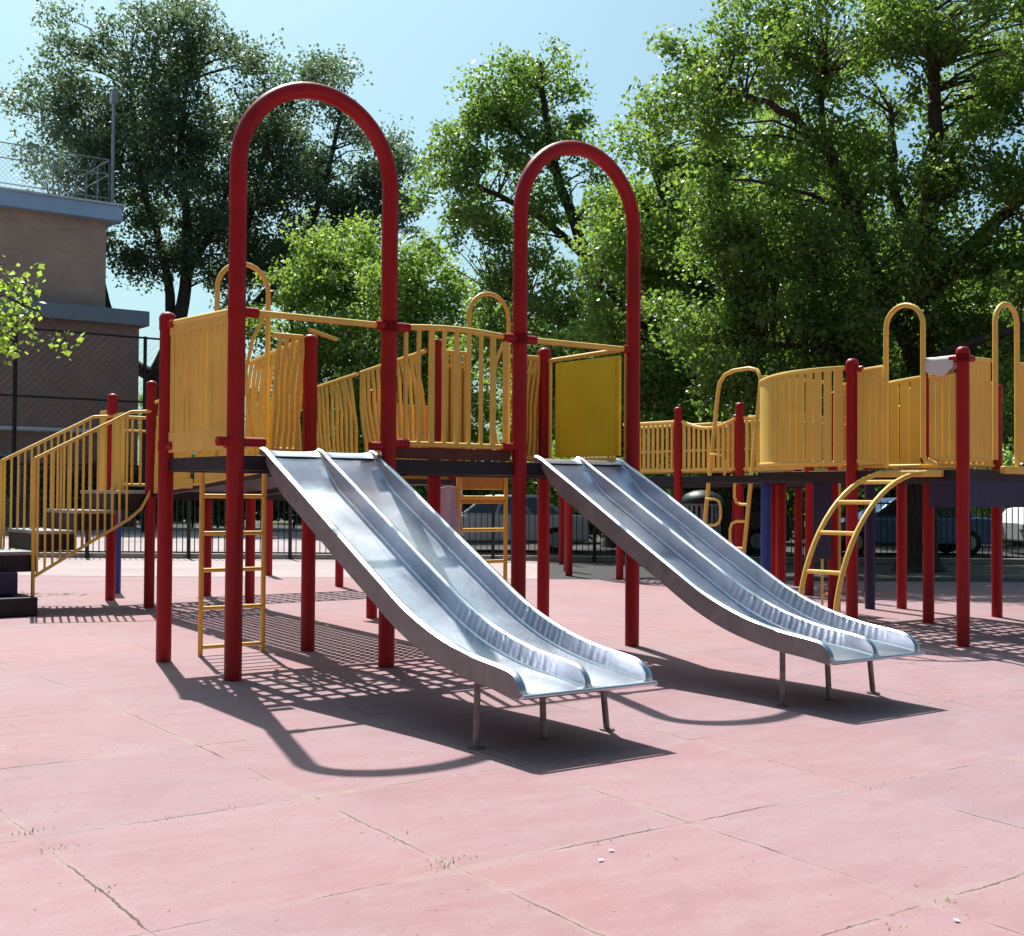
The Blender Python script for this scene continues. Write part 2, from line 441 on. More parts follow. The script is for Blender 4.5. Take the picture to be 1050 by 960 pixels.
# ================================================================== 1. slide tower
T = Thing('slide_tower', 0, 0, 'red and yellow slide tower with two tall red arches and two steel double slides', 'play tower')
P = 1.35
for (u, v, z1) in ((0, P, 2.93), (P, P, 2.85), (2*P, P, 2.92), (3*P, P, 2.93)): T.post(u, v, z1)
for u0, lab in ((0, 'taller looking red arch over the near slide'), (2*P, 'red arch over the farther slide')):
    pts = []
    a, b = u0, u0+P
    zs = 3.92; rr = P/2
    pts += [T.p(a, 0, -.05), T.p(a, 0, 1.0), T.p(a, 0, 2.4), T.p(a, 0, zs-.02)]
    pts += [T.p(a+rr - rr*math.cos(math.pi*k/28), 0, zs + rr*math.sin(math.pi*k/28)) for k in range(29)]
    pts += [T.p(b, 0, zs-.02), T.p(b, 0, 2.4), T.p(b, 0, 1.0), T.p(b, 0, -.05)]
    m = MB(); m.tube(pts, PR+.003, 24)
    o = m.build('arch', 'red', T.e); tag(o, lab)
for i in range(3): deck(T, i*P, (i+1)*P, 0, P)
# front rails
rail_with_clamps(T, (0, 0), (P, 0), 2.79)
rail_with_clamps(T, (2*P, 0), (3*P, 0), 2.79)
# front fence of the middle bay
slat_fence(T, 'guard_rail', 'yellow', (P+.10, 0), (2*P-.10, 0), (1.83, 2.79), (1.83, 2.79), 9, w=.03, t=.026, rail=.026, toprise=.03, wmul=[1, 1, 1.6, 1, 1.3])
for u, s in ((P, 1), (2*P, -1)):
    for z in (1.83, 2.79):
        c = MB(); c.tube([T.p(u+s*.04, 0, z), T.p(u+s*.19, 0, z)], .039, 12); c.tube([T.p(u, 0, z-.045), T.p(u, 0, z+.045)], PR*1.1, 18)
        c.build('clamp', 'red', T.e)
kb_ = MB(); kb_.box(T.p(1.5*P, .035, 1.755), (P-.16, .02, .095)); kb_.build('kick_board', 'deck_top', T.e)
# left end panel: slats with thin gaps
m = MB(); n = 11
v0, v1 = .10, P-.08
for i in range(n):
    f0 = v0 + (v1-v0)*i/n; wd = (v1-v0)/n
    gap = .022 + .009*((i*7) % 3)
    m.box(T.p(0, f0+wd/2, 2.30), (.022, wd-gap, 1.02))
m.box(T.p(0, (v0+v1)/2, 1.83), (.026, v1-v0, .17)); m.box(T.p(0, (v0+v1)/2, 2.765), (.026, v1-v0, .08))
m.tube([T.p(0, v0-.05, 2.80), T.p(0, v1+.05, 2.83)], .024, 10)
for k in (.33, .62): m.box(T.p(.015, v0+(v1-v0)*k, 2.28), (.02, .05, 1.0))
m.build('guard_panel', 'yellow', T.e, .003)
for v, z in ((0, 1.79), (P, 1.80), (P, 2.82)):
    s = 1 if v == 0 else -1
    c = MB(); c.tube([T.p(0, v+s*.04, z), T.p(0, v+s*.16, z)], .038, 12); c.tube([T.p(0, v, z-.04), T.p(0, v, z+.04)], PR*1.1, 18)
    c.build('clamp', 'red', T.e)
c = MB(); c.tube([T.p(-.15, 0, 1.80), T.p(.24, 0, 1.80)], .036, 12); c.build('clamp', 'red', T.e)
c = MB(); c.tube([T.p(P-.17, 0, 1.80), T.p(P-.03, 0, 1.80)], .036, 12); c.build('clamp', 'red', T.e)
# right end panel: solid board in a frame
m = MB(); m.box(T.p(3*P, .67, 2.275), (.03, .98, .96)); 
for k in (-.43, .43): m.box(T.p(3*P-.012, .67+k, 2.275), (.03, .03, .95))
o = m.build('guard_panel', 'olive', T.e, .01); tag(o, 'solid olive yellow board closing the right end')
m = MB()
m.tube([T.p(3*P, .08, 2.81), T.p(3*P, P-.08, 2.79)], .022, 10); m.tube([T.p(3*P, .08, 1.76), T.p(3*P, P-.08, 1.76)], .02, 10)
for v in (.10, P-.10): m.tube([T.p(3*P, v, 1.74), T.p(3*P, v, 2.81)], .018, 10)
m.build('panel_frame', 'yellow', T.e)
# back side: narrow slatted panels beside the two ladder openings
for k, u0 in enumerate((0, 2*P)):
    slat_fence(T, 'guard_rail', 'yellow', (u0+.09, P), (u0+.40, P), (1.80, 2.80), (1.80, 2.80), 4, w=.045, rail=.022)
    slat_fence(T, 'guard_rail', 'yellow', (u0+.98, P), (u0+P-.08, P), (1.80, 2.82), (1.80, 2.82), 5, w=.034, lean=.10, wave=.018, rail=.022)
for du, w_ in ((.235, .30), (1.15, .27)):
    m = MB(); m.box(T.p(2*P+du, P+.03, 2.22), (w_, .02, .92)); m.build('back_board', 'orange', T.e, .006)
# ladders on the back with a plate and a hand hoop
def ladder(u0):
    vl = 1.52
    m = MB()
    for u in (u0+.40, u0+.99): m.tube([T.p(u, vl, 0), T.p(u, vl, 1.74)], .022, 10)
    for z in (.075, .41, .74, 1.06, 1.385): m.tube([T.p(u0+.40, vl, z), T.p(u0+.99, vl, z)], .019, 8)
    m.tube([T.p(u0+.38, vl, 1.62), T.p(u0+1.01, vl, 1.62)], .022, 8)
    for u in (u0+.40, u0+.99): m.beam(T.p(u, vl, 1.66), T.p(u, P, 1.66), .03, .04)
    L = m.build('ladder', 'yellow', T.e)
    h = MB()
    h.tube(hoop_pts(T.p(u0+.52, vl, 1.70), T.p(u0+1.01, vl, 1.70), 3.21, 3.45), .023, 10)
    # bent inner grab bar
    h.tube([T.p(u0+.97, vl, 3.0), T.p(u0+.86, vl, 2.78), T.p(u0+.80, vl, 2.5), T.p(u0+.82, vl, 2.2), T.p(u0+.90, vl, 1.75)], .017, 8)
    h.build('hand_hoop', 'yellow', L)
    return L
L1 = ladder(0); L2 = ladder(2*P)
m = MB(); m.box(T.p(2*P+.70, 1.53, 1.565), (.52, .02, .20)); m.box(T.p(2*P+.70, 1.53, 1.36), (.56, .02, .075)); m.build('ladder_plate', 'orange', L2, .01)
# small bar behind the middle post
m = MB(); m.tube([T.p(P-.13, P-.22, 2.86), T.p(P+.32, P+.1, 2.84)], .02, 8); m.build('grab_bar', 'yellow', T.e)

# slides
rim = [(.10, 1.772), (.02, 1.745), (-.12, 1.67), (-.45, 1.497), (-.90, 1.255), (-1.30, 1.040), (-1.66, .850), (-2.0, .676), (-2.36, .543), (-2.71, .460), (-3.03, .418), (-3.25, .385)]
def cat_rom(P_, n):
    out = []
    for i in range(len(P_)-1):
        p0 = Vector(P_[max(i-1, 0)]); p1 = Vector(P_[i]); p2 = Vector(P_[i+1]); p3 = Vector(P_[min(i+2, len(P_)-1)])
        for k in range(n):
            t = k/n
            out.append(.5*((2*p1) + (p2-p0)*t + (2*p0-5*p1+4*p2-p3)*t*t + (3*p1-p0-3*p2+p3)*t**3))
    out.append(Vector(P_[-1])); return out
def slide(u0):
    Wd = 1.03; st = cat_rom(rim, 26); n = len(st)
    ac = [0.0]
    for i in range(1, n): ac.append(ac[-1]+(st[i]-st[i-1]).length)
    Lt = ac[-1]
    def section(h, hm):
        r = .022; pts = []
        def wall(c, hh):     # rounded rim bump centred at c
            return [(c-.032, 0.0), (c-.026, hh*.55), (c-r, hh-.012), (c-r*.55, hh-.002), (c, hh+.002), (c+r*.55, hh-.002), (c+r, hh-.012), (c+.023, hh*.55), (c+.025, min(.012, hh*.3)), (c+.036, 0.002)]
        pts += [(0.0, -.030)]
        w = wall(.030, h); pts += [(0.0, h-.012)] + w[3:]
        for k in range(1, 6): pts.append((.066 + (.479-.066)*k/6, -.004*math.sin(math.pi*k/6)))
        wm = wall(Wd/2, hm); pts += [(Wd/2-.036, .002), (Wd/2-.025, min(.012, hm*.3)), (Wd/2-.023, hm*.55)] + wm[2:7] + [(Wd/2+.023, hm*.55), (Wd/2+.025, min(.012, hm*.3)), (Wd/2+.036, .002)]
        for k in range(1, 6): pts.append((Wd/2+.036 + (.479-.066)*k/6, -.004*math.sin(math.pi*k/6)))
        pts += [(Wd-x, z) for x, z in reversed([(0.0, h-.012)] + w[3:])]
        pts += [(Wd, -.030)]
        return pts
    V = []; ns = None
    for i, p in enumerate(st):
        t = (st[min(i+1, n-1)]-st[max(i-1, 0)]).normalized()
        nr = Vector((-t.y, t.x)) * (-1)      # (v,z) normal pointing up
        if nr.y < 0: nr = -nr
        e = min(1, (Lt-ac[i])/.15); e = math.sqrt(max(0, 1-(1-e)**2))
        s0 = min(1, ac[i]/.55); s0 = s0*s0*(3-2*s0)
        H = .028 + .108*s0 - .022*max(0, min(1, (ac[i]-2.6)/1.0))
        h = max(.014, H*e); hm = h
        bed = p - nr*H
        # crimped sheet where the flanges are bent round the lower curve
        ca = max(0, 1-abs(ac[i]-2.78)/.62); wr = .0065*math.sqrt(ca)*(math.sin(ac[i]*2*math.pi/.057+u0+1.3*math.sin(ac[i]*9)) + .5*math.sin(ac[i]*2*math.pi/.131+2*u0))
        for (x, z) in section(h, hm):
            q = bed + nr*z
            k = 1.0 if .35*h < z < .75*h and x > .01 and x < Wd-.01 else 0
            V.append((x + wr*k, q.x, q.y))
        ns = len(section(h, hm))
    F = [(i*ns+k, (i+1)*ns+k, (i+1)*ns+k+1, i*ns+k+1) for i in range(n-1) for k in range(ns-1)]
    F += [((i+1)*ns, i*ns, i*ns+ns-1, (i+1)*ns+ns-1) for i in range(n-1)]
    F += [tuple(range(ns)), tuple((n-1)*ns+k for k in reversed(range(ns)))]
    m = MB(); m.add(V, F, True)
    S = m.build('slide', 'steel', T.e, 0, 38); S.data.materials.append(M['side_steel'])
    for i in range(n-1):
        S.data.polygons[i*(ns-1)].material_index = 1; S.data.polygons[i*(ns-1)+ns-2].material_index = 1
    for i in range((n-1)*(ns-1), (n-1)*ns): S.data.polygons[i].material_index = 1; S.location = T.p(u0, 0, 0)
    # folded lip at the exit and a welded seam
    lp = MB(); e = st[-1]; lp.tube([(0.0, -3.262, .262), (Wd, -3.262, .262)], .014, 10); lp.build('exit_lip', 'steel', S)
    sm = MB()
    i = min(range(n), key=lambda k: abs(st[k].x+1.02)); t = (st[i+1]-st[i-1]).normalized(); nr = Vector((-t.y, t.x)); nr = nr if nr.y > 0 else -nr
    c = st[i]-nr*.148
    for x0, x1 in ((.07, .475), (.555, .96)):
        sm = MB(); sm.beam((x0, c.x, c.y), (x1, c.x, c.y), .012, .005, up=(0, nr.x, nr.y)); sm.build('seam', 'steel', S)
    for x, dx in ((.03, -.03), (Wd/2, 0), (Wd-.03, .03)):
        g = MB(); g.tube([(x, -2.78, .33), (x+dx*.3, -2.79, .2), (x+dx, -2.81, gz(-2.8)-.02)], .021, 10)
        g.tube([(x+dx, -2.81, gz(-2.81)-.02), (x+dx, -2.81, gz(-2.81)+.012)], .05, 12)
        g.build('leg', 'leg_steel', S)
    return S
s1 = slide(.25); s2 = slide(2*P+.25)
s1['label'] = 'steel double slide under the near arch'; s2['label'] = 'steel double slide under the farther arch'

# ================================================================== 2. stair and ramp behind
T = Thing('access_ramp', 1.85, 6.4, 'yellow railed steps and slatted ramp rising behind the slide tower from the left', 'play ramp')
for (u, v) in ((1.85, 6.4), (3.2, 6.4)): T.post(u, v, 2.80)
for (u, v) in ((1.85, 7.75), (3.2, 7.75)): T.post(u, v, 2.72)
T.post(5.65, 8.4, 1.44); T.post(5.95, 11.4, 1.60)
o = T.post(2.35, 8.9, 1.45, 'blue'); tag(o, 'dark blue post behind the red ones')
deck(T, 1.85, 3.2, 6.4, 7.75, 1.44); deck(T, 3.2, 5.65, 7.05, 8.4, 1.44)
# landing fences
slat_fence(T, 'guard_rail', 'yellow', (1.95, 6.4), (3.1, 6.4), (1.52, 2.42), (1.52, 2.42), 10, w=.022, rail=.02, mid=.80)
slat_fence(T, 'guard_rail', 'yellow', (1.95, 7.75), (3.1, 7.75), (1.52, 2.42), (1.52, 2.42), 10, w=.03, rail=.02, mid=.8)
m = MB(); m.box(T.p(1.85, 7.5, 1.95), (.03, .36, 1.0)); m.box(T.p(1.79, 7.92, 1.95), (.03, .20, 1.1)); m.build('guard_panel', 'yellow_plain', T.e, .006)
m = MB(); m.box(T.p(1.9, 7.05, 1.32), (.05, 1.2, .20)); m.build('riser', 'tread', T.e)
# steps
for k in range(6):
    z = .24*(k+1); un = 1.85 - .45*(6-k)
    wid = 1.26
    m = MB(); m.box(T.p(un+.235, 7.03, z-.02), (.46, wid, .04)); st_ = m.build('step', 'tread', T.e, .004)
    m = MB(); m.box(T.p(un+.03, 7.03, z-.14), (.03, wid-.02, .20)); m.build('riser', 'navy' if k < 2 else 'deck_black', st_)
    m = MB(); m.box(T.p(un+.25, 6.42, z-.14), (.40, .025, .195)); m.build('side_plate', 'navy' if k < 2 else 'deck_black', st_)
m = MB(); m.box(T.p(-.15, 6.35, .11), (1.05, .75, .21)); m.build('base_block', 'deck_black', T.e, .012)
m = MB(); m.box(T.p(-.2, 6.5, .36), (.86, .5, .26)); m.build('base_block', 'navy', T.e, .012)
def stair_rail(v, n):
    slat_fence(T, 'stair_railing', 'yellow', (.43, v), (1.58, v), (.42, 1.80), (1.10, 2.40), n, w=.022, rail=.021)
    m = MB(); m.tube([T.p(.43, v, .02), T.p(.43, v, 1.82)], .022, 10)
    m.build('newel', 'yellow', T.e)
    m = MB(); m.tube([T.p(1.58, v, 2.40), T.p(1.85, v, 2.42)], .021, 8); m.build('top_rail', 'yellow', T.e)
    m = MB(); m.tube([T.p(1.58, v, 1.10), T.p(1.72, v, 1.22), T.p(1.82, v, 1.40), T.p(1.85, v, 1.55)], .019, 8)
    m.build('curved_rail', 'yellow', T.e)
stair_rail(6.36, 13); stair_rail(7.70, 14)
# lower extension of the far railing
slat_fence(T, 'stair_railing', 'yellow', (-.3, 7.70), (.43, 7.70), (.1, 1.42), (.42, 1.80), 6, w=.022, rail=.021)
# ramp between the landing and the slide tower
def rp(t, side, z):
    a = (1.85+1.35*side, 6.4); b = (P+P*side, P+.05)
    return (a[0]*(1-t)+b[0]*t, a[1]*(1-t)+b[1]*t, z)
m = MB(); perforated(m, lambda a, b, k: T.p(*rp(a*.99, .03+.94*b, 1.43+.26*a*.99-.012*k)), 5.0, 1.3, .10, .048)
for e in (.03, .97): m.beam(T.p(*rp(0, e, 1.40)), T.p(*rp(.99, e, 1.66)), .04, .08)
m.build('ramp_deck', 'deck_black', T.e)
for s in (0, 1):
    a = rp(.03, s, 0); b = rp(.98, s, 0)
    for j in range(3):
        f0, f1 = j/3+.01, (j+1)/3-.01
        pa = [a[i]*(1-f0)+b[i]*f0 for i in (0, 1)]; pb = [a[i]*(1-f1)+b[i]*f1 for i in (0, 1)]
        slat_fence(T, 'ramp_railing', 'yellow', pa, pb, (1.42+.27*f0, 2.52+.30*f0), (1.42+.27*f1, 2.52+.30*f1), 13, w=.040, t=.024, lean=-.26 if s else .26, wave=.035, jitter=.02, rail=.022, solid=.10)
# orange boards of the side bay beyond the ramp
m = MB(); m.box(T.p(3.9, 3.6, 2.0), (1.1, .03, .9), rz=.15); m.box(T.p(4.6, 4.3, 2.15), (.9, .03, .7), rz=-.1); m.build('guard_panel', 'orange', T.e, .01)
m = MB(); m.beam(T.p(3.3, 3.5, 2.28), T.p(4.5, 3.7, 2.0), .04, .05); m.build('grab_bar', 'grey', T.e)
T.post(3.45, 3.75, 2.62)
for (u, v) in ((4.55, 3.75), (5.0, 4.5)): T.post(u, v, 2.62)
m = MB(); m.box(T.p(4.1, 3.95, 1.56), (1.3, 1.0, .06)); m.build('deck', 'deck_black', T.e)

# ================================================================== 3. right tower
T = Thing('climbing_tower', 7.03, -1.55, 'yellow panelled climbing tower on red and blue posts at the right with arched ladder', 'play tower')
for (u, v, z1) in ((7.03, -1.55, 2.91), (7.03, -.2, 2.90), (8.38, -.2, 2.82), (9.73, -.2, 2.78), (9.73, 1.15, 2.6), (8.38, -1.55, 2.9), (8.38, 1.15, 2.7), (9.73, -1.55, 2.9)):
    T.post(u, v, z1)
o = T.post(9.35, 1.35, 1.62, 'navy')
o = T.post(7.85, 1.75, 1.66, 'blue'); tag(o, 'bright blue post')
T.post(8.35, 1.95, 1.62); T.post(8.62, 2.32, 1.62)
deck(T, 7.03, 8.38, -1.55, -.2); deck(T, 7.03, 8.38, -.2, 1.15); deck(T, 8.38, 9.73, -.2, 1.15); deck(T, 8.38, 9.73, -1.55, -.2)
m = MB(); m.box(T.p(8.16, 2.0, 1.63), (1.25, .95, .09)); m.build('edge_beam', 'deck_black', T.e)
# skirts
m = MB(); m.box(T.p(7.705, -1.53, 1.50), (1.2, .02, .36)); m.box(T.p(9.05, -1.53, 1.50), (1.2, .02, .36)); m.build('skirt', 'navy', T.e)
m = MB(); m.box(T.p(7.045, -1.32, 1.50), (.02, .32, .36)); m.build('skirt', 'navy', T.e)
m = MB(); m.box(T.p(8.12, 1.10, 1.15), (.30, .02, .95)); m.build('skirt', 'navy', T.e)
# bulging bay panel on the face u = 7.03
def bulge(name, mat, c0, c1, depth, z0, zt0, zt1, n, solid_first, slat=.75, side=-1, n_thin=0):
    m = MB(); c0 = Vector(c0); c1 = Vector(c1); d = c1-c0; nrm = Vector((d.y, -d.x)).normalized()*depth
    def pt(f):
        s = math.sin(math.pi*f)**.8 if 0 < f < 1 else 0
        q = c0 + d*f + nrm*s; return q
    for i in range(n):
        f0, f1 = i/n, (i+1)/n
        if i >= solid_first:
            g = (1-slat)/2/n; f0 += g; f1 -= g
        a, b = pt(f0), pt(f1)
        z1 = zt0 + (zt1-zt0)*(f0+f1)/2
        zc = (z0+z1)/2; mid = (a+b)/2
        m.box(T.p(mid.x, mid.y, zc), ((b-a).length+ (.004 if i < solid_first else 0), .022, z1-z0), rz=math.atan2((b-a).y, (b-a).x))
    for zf in (0, 1):
        m.tube([T.p(pt(k/24).x, pt(k/24).y, (z0 if zf == 0 else zt0+(zt1-zt0)*k/24)) for k in range(25)], .026 if zf else .02, 8)
    return m.build(name, mat, T.e, .002)
bulge('guard_panel', 'yellow_plain', (7.00, 1.06), (7.00, -.12), .34, 1.78, 2.70, 2.80, 15, 6, .80)
m = MB()
for k in range(12):
    f = k/11; m_ = math.sin(math.pi*f)
cx = []
for k in range(17): f = k/16; cx.append((7.0-.34*(math.sin(math.pi*f)**.8 if 0 < f < 1 else 0), 1.06-1.18*f))
V = [T.p(u, v, z) for z in (1.745, 1.775) for u, v in cx] ; nn = len(cx)
m.add(V, [tuple(range(nn))[::-1], tuple(range(nn, 2*nn))] + [(k, (k+1) % nn, nn+(k+1) % nn, nn+k) for k in range(nn)]); m.build('bay_floor', 'yellow_plain', T.e)
# entrance of the arched ladder: flank slats, hoop
slat_fence(T, 'guard_rail', 'yellow', (7.03, -.27), (7.03, -.60), (1.80, 2.76), (1.80, 2.78), 4, w=.066, rail=.022)
slat_fence(T, 'guard_rail', 'yellow', (7.03, -1.16), (7.03, -1.48), (1.80, 2.64), (1.80, 2.64), 4, w=.064, rail=.022)
m = MB(); m.tube(hoop_pts(T.p(7.0, -.66, 1.72), T.p(7.0, -1.11, 1.82), 3.22, 3.44), .027, 12)
m.tube([T.p(7.0, -1.11, 1.86), T.p(7.0, -1.14, 1.78), T.p(7.0, -1.30, 1.75)], .024, 10); m.build('hand_hoop', 'yellow', T.e)
m = MB(); m.tube(hoop_pts(T.p(7.54, -1.58, 1.80), T.p(7.93, -1.58, 1.74), 3.24, 3.44), .027, 12); m.build('hand_hoop', 'yellow', T.e)
# arched ladder
AL = MB()
def al(t, v): 
    a = math.pi/2*t; return T.p(7.06 - 1.44*math.cos(a)**1.0, v, 1.665*math.sin(a))
for v in (-.65, -1.10): AL.tube([al(k/18, v) + (Vector((0, 0, -.05)) if k == 0 else Vector()) for k in range(19)] + [T.p(7.16, v, 1.665)], .026, 12)
for t in (.10, .27, .44, .61, .78): AL.tube([al(t, -.65), al(t, -1.10)], .021, 8)
AL.build('arched_ladder', 'yellow', T.e)
m = MB(); m.box(T.p(6.985, -.95, 1.655), (.05, .80, .065)); m.build('edge_trim', 'yellow', T.e, .01)
m = MB(); m.box(T.p(8.0, -1.60, 1.70), (.72, .06, .08)); m.build('edge_trim', 'yellow', T.e, .012)
m = MB(); m.box(T.p(7.3, -.75, 1.735), (.30, .46, .05)); m.build('edge_trim', 'yellow', T.e, .015)
# front face v = -1.55
slat_fence(T, 'guard_rail', 'yellow', (7.12, -1.55), (7.50, -1.55), (1.80, 2.80), (1.80, 2.80), 5, w=.062, rail=.022)
slat_fence(T, 'guard_rail', 'yellow', (7.98, -1.55), (8.31, -1.55), (1.80, 2.80), (1.80, 2.80), 4, w=.065, rail=.022)
slat_fence(T, 'guard_rail', 'yellow', (8.46, -1.55), (9.66, -1.55), (1.80, 2.80), (1.80, 2.80), 12, w=.05, rail=.022)
# inner panels
bulge('guard_panel', 'yellow_plain', (8.36, .85), (8.36, -.12), .10, 1.80, 2.66, 2.78, 8, 5, .85)
slat_fence(T, 'guard_rail', 'yellow', (8.46, -.2), (9.66, -.2), (1.80, 2.78), (1.80, 2.78), 10, w=.075, rail=.022, mid=.45)
slat_fence(T, 'guard_rail', 'yellow', (7.12, 1.15), (8.30, 1.15), (1.80, 2.80), (1.80, 2.80), 11, w=.03, rail=.022, mid=.5)
slat_fence(T, 'guard_rail', 'yellow', (9.73, -.1), (9.73, 1.1), (1.80, 2.80), (1.80, 2.80), 10, w=.05, rail=.022, mid=.5)
slat_fence(T, 'guard_rail', 'yellow', (8.46, 1.15), (9.66, 1.15), (1.80, 2.80), (1.80, 2.80), 10, w=.04, rail=.022, mid=.5)
# clamps
for (u, v, du, dv, z) in ((7.03, -1.55, .16, 0, 2.80), (7.03, -1.55, 0, .14, 2.80), (7.03, -.2, 0, -.14, 2.78), (8.38, -.2, .14, 0, 2.78)):
    c = MB(); c.tube([T.p(u+du*.2, v+dv*.2, z), T.p(u+du, v+dv, z)], .036, 12); c.tube([T.p(u, v, z-.04), T.p(u, v, z+.04)], PR*1.1, 18); c.build('clamp', 'red', T.e)
# short orange tube with knob seen behind the bay slats
m = MB(); m.tube([T.p(7.25, .12, 1.72), T.p(7.25, .12, 2.58)], .035, 12); m.lathe(T.p(7.25, .12, 2.58), [(.05, 0), (.06, .03), (.05, .07), (.01, .09)], 14); m.build('periscope_tube', 'orange', T.e)
# thin back ladder under the tower
m = MB()
for v in (1.35, 1.62): m.tube([T.p(8.75, v, 0), T.p(8.75, v, 1.7)], .016, 8)
for k in range(6): m.tube([T.p(8.75, 1.35, .2+.27*k), T.p(8.75, 1.62, .2+.27*k)], .014, 8)
m.build('ladder', 'yellow', T.e)

# cloth over the rail of the right tower
def cloth(name, mat, c, L, drop, label, cat, amp=.02, fold=.05, seed=1):
    rng = random.Random(seed); m = MB(); nu, ns = 26, 14; V = []
    for i in range(nu+1):
        f = i/nu
        wav = math.sin(f*9+seed)*.5+math.sin(f*21+2*seed)*.3
        for k in range(ns+1):
            s = (k/ns-.5)*2      # -1..1 across the rail
            dr = drop*(.62+.38*math.sin(math.pi*f)) + .02*wav
            if abs(s) < .25: y = s/.25*.026; z = .026*math.cos(s/.25*math.pi/2)
            else:
                e = (abs(s)-.25)/.75; y = (1 if s > 0 else -1)*(.027 + amp*wav*e + .006*e); z = -dr*e
            V.append((f*L, y, z+.002*wav))
    F = [(i*(ns+1)+k, (i+1)*(ns+1)+k, (i+1)*(ns+1)+k+1, i*(ns+1)+k+1) for i in range(nu) for k in range(ns)]
    m.add(V, F, True); o = m.build(name, mat, None, 0, 80); o.location = c; o.rotation_euler = (0, 0, ANG)
    sd = o.modifiers.new('thick', 'SOLIDIFY'); sd.thickness = .004; sd.offset = 1
    return tag(o, label, cat)
dc = cloth('draped_cloth', 'cloth', W(7.03, -1.13, 2.802), .33, .17, 'white cloth draped over the yellow rail of the right tower', 'cloth', amp=.008, seed=2)
rl = MB(); rl.tube([T.p(7.03, -1.08, 2.80), T.p(7.03, -1.50, 2.80)], .022, 10); rl.build('rail', 'yellow', T.e)
dc.rotation_euler = (0, 0, ANG - math.pi/2)
# pale cloth hanging from the far ladder
def hanging(name, mat, c, rz, w, h, label, cat):
    m = MB(); nu, nz = 12, 14; V = []
    for k in range(nz+1):
        e = k/nz
        for i in range(nu+1):
            f = i/nu-.5
            V.append((f*w*(1-.25*e)+.05*e, .03*math.sin(f*14+e*3)*(.3+e), -h*e - .04*(1-math.cos(f*3))))
    F = [(k*(nu+1)+i, k*(nu+1)+i+1, (k+1)*(nu+1)+i+1, (k+1)*(nu+1)+i) for k in range(nz) for i in range(nu)]
    m.add(V, F, True); o = m.build(name, mat, None, 0, 80); o.location = c; o.rotation_euler = (0, 0, rz)
    sd = o.modifiers.new('thick', 'SOLIDIFY'); sd.thickness = .01
    return tag(o, label, cat)
hanging('hanging_cloth', 'lavender', W(2*P+.31, 1.54, 1.50), ANG, .30, .46, 'lavender and white cloth hanging beside the yellow ladder behind the near slide', 'cloth')

# ================================================================== 4. far walkway
T = Thing('raised_walkway', 10.5, 4.66, 'long yellow fenced walkway on red posts far behind between the two towers', 'play walkway')
for v in (3.3, 4.66, 6.0, 7.4, 8.75): T.post(10.5, v, 2.86 if v < 7 else 1.6)
T.post(11.4, 9.9, 1.6); T.post(12.9, 11.9, 1.6); T.post(11.85, 4.66, 2.8); T.post(11.85, 6.0, 2.8); T.post(11.85, 7.4, 2.8); T.post(11.85, 3.3, 2.8)
for (v0, v1) in ((3.3, 4.66), (4.66, 6.0), (6.0, 7.4), (7.4, 8.75)):
    deck(T, 10.5, 11.85, v0, v1, 1.74, .18)
    slat_fence(T, 'guard_rail', 'yellow', (10.5, v1-.09), (10.5, v0+.09), (1.84, 2.62), (1.84, 2.62), 11, w=.045, rail=.028, toprise=-.13 if v0 == 4.66 else .0)
    slat_fence(T, 'guard_rail', 'yellow', (11.85, v1-.09), (11.85, v0+.09), (1.84, 2.66), (1.84, 2.66), 10, w=.04, rail=.028, mid=.45)
# loop climber
def leg_u(z): return 10.35 - .42*(1-min(z, 3.0)/3.0)
m = MB(); va, vb = 4.98, 4.12
pa = [T.p(leg_u(z), va, z) for z in (0, 1.0, 2.0, 3.0)] + [T.p(10.36, va-.03, 3.17), T.p(10.38, va-.12, 3.29), T.p(10.40, va-.28, 3.345), T.p(10.42, vb+.28, 3.36), T.p(10.42, vb+.12, 3.32), T.p(10.40, vb+.03, 3.20)] + [T.p(leg_u(z), vb, z) for z in (3.0, 2.0, 1.0, 0)]
m.tube(pa, .032, 10)
for v, sd_, zs in ((va, 1, (.55, 1.18, 1.86)), (vb, -1, (.85, 1.50))):
    for z in zs:
        x = leg_u(z)
        m.tube([T.p(x, v, z+.20), T.p(x, v-sd_*.18, z+.20), T.p(x, v-sd_*.27, z+.17), T.p(x, v-sd_*.31, z+.08), T.p(x, v-sd_*.31, z-.08), T.p(x, v-sd_*.27, z-.17), T.p(x, v-sd_*.18, z-.20), T.p(x, v, z-.20)], .021, 8)
m.build('loop_climber', 'yellow', T.e)

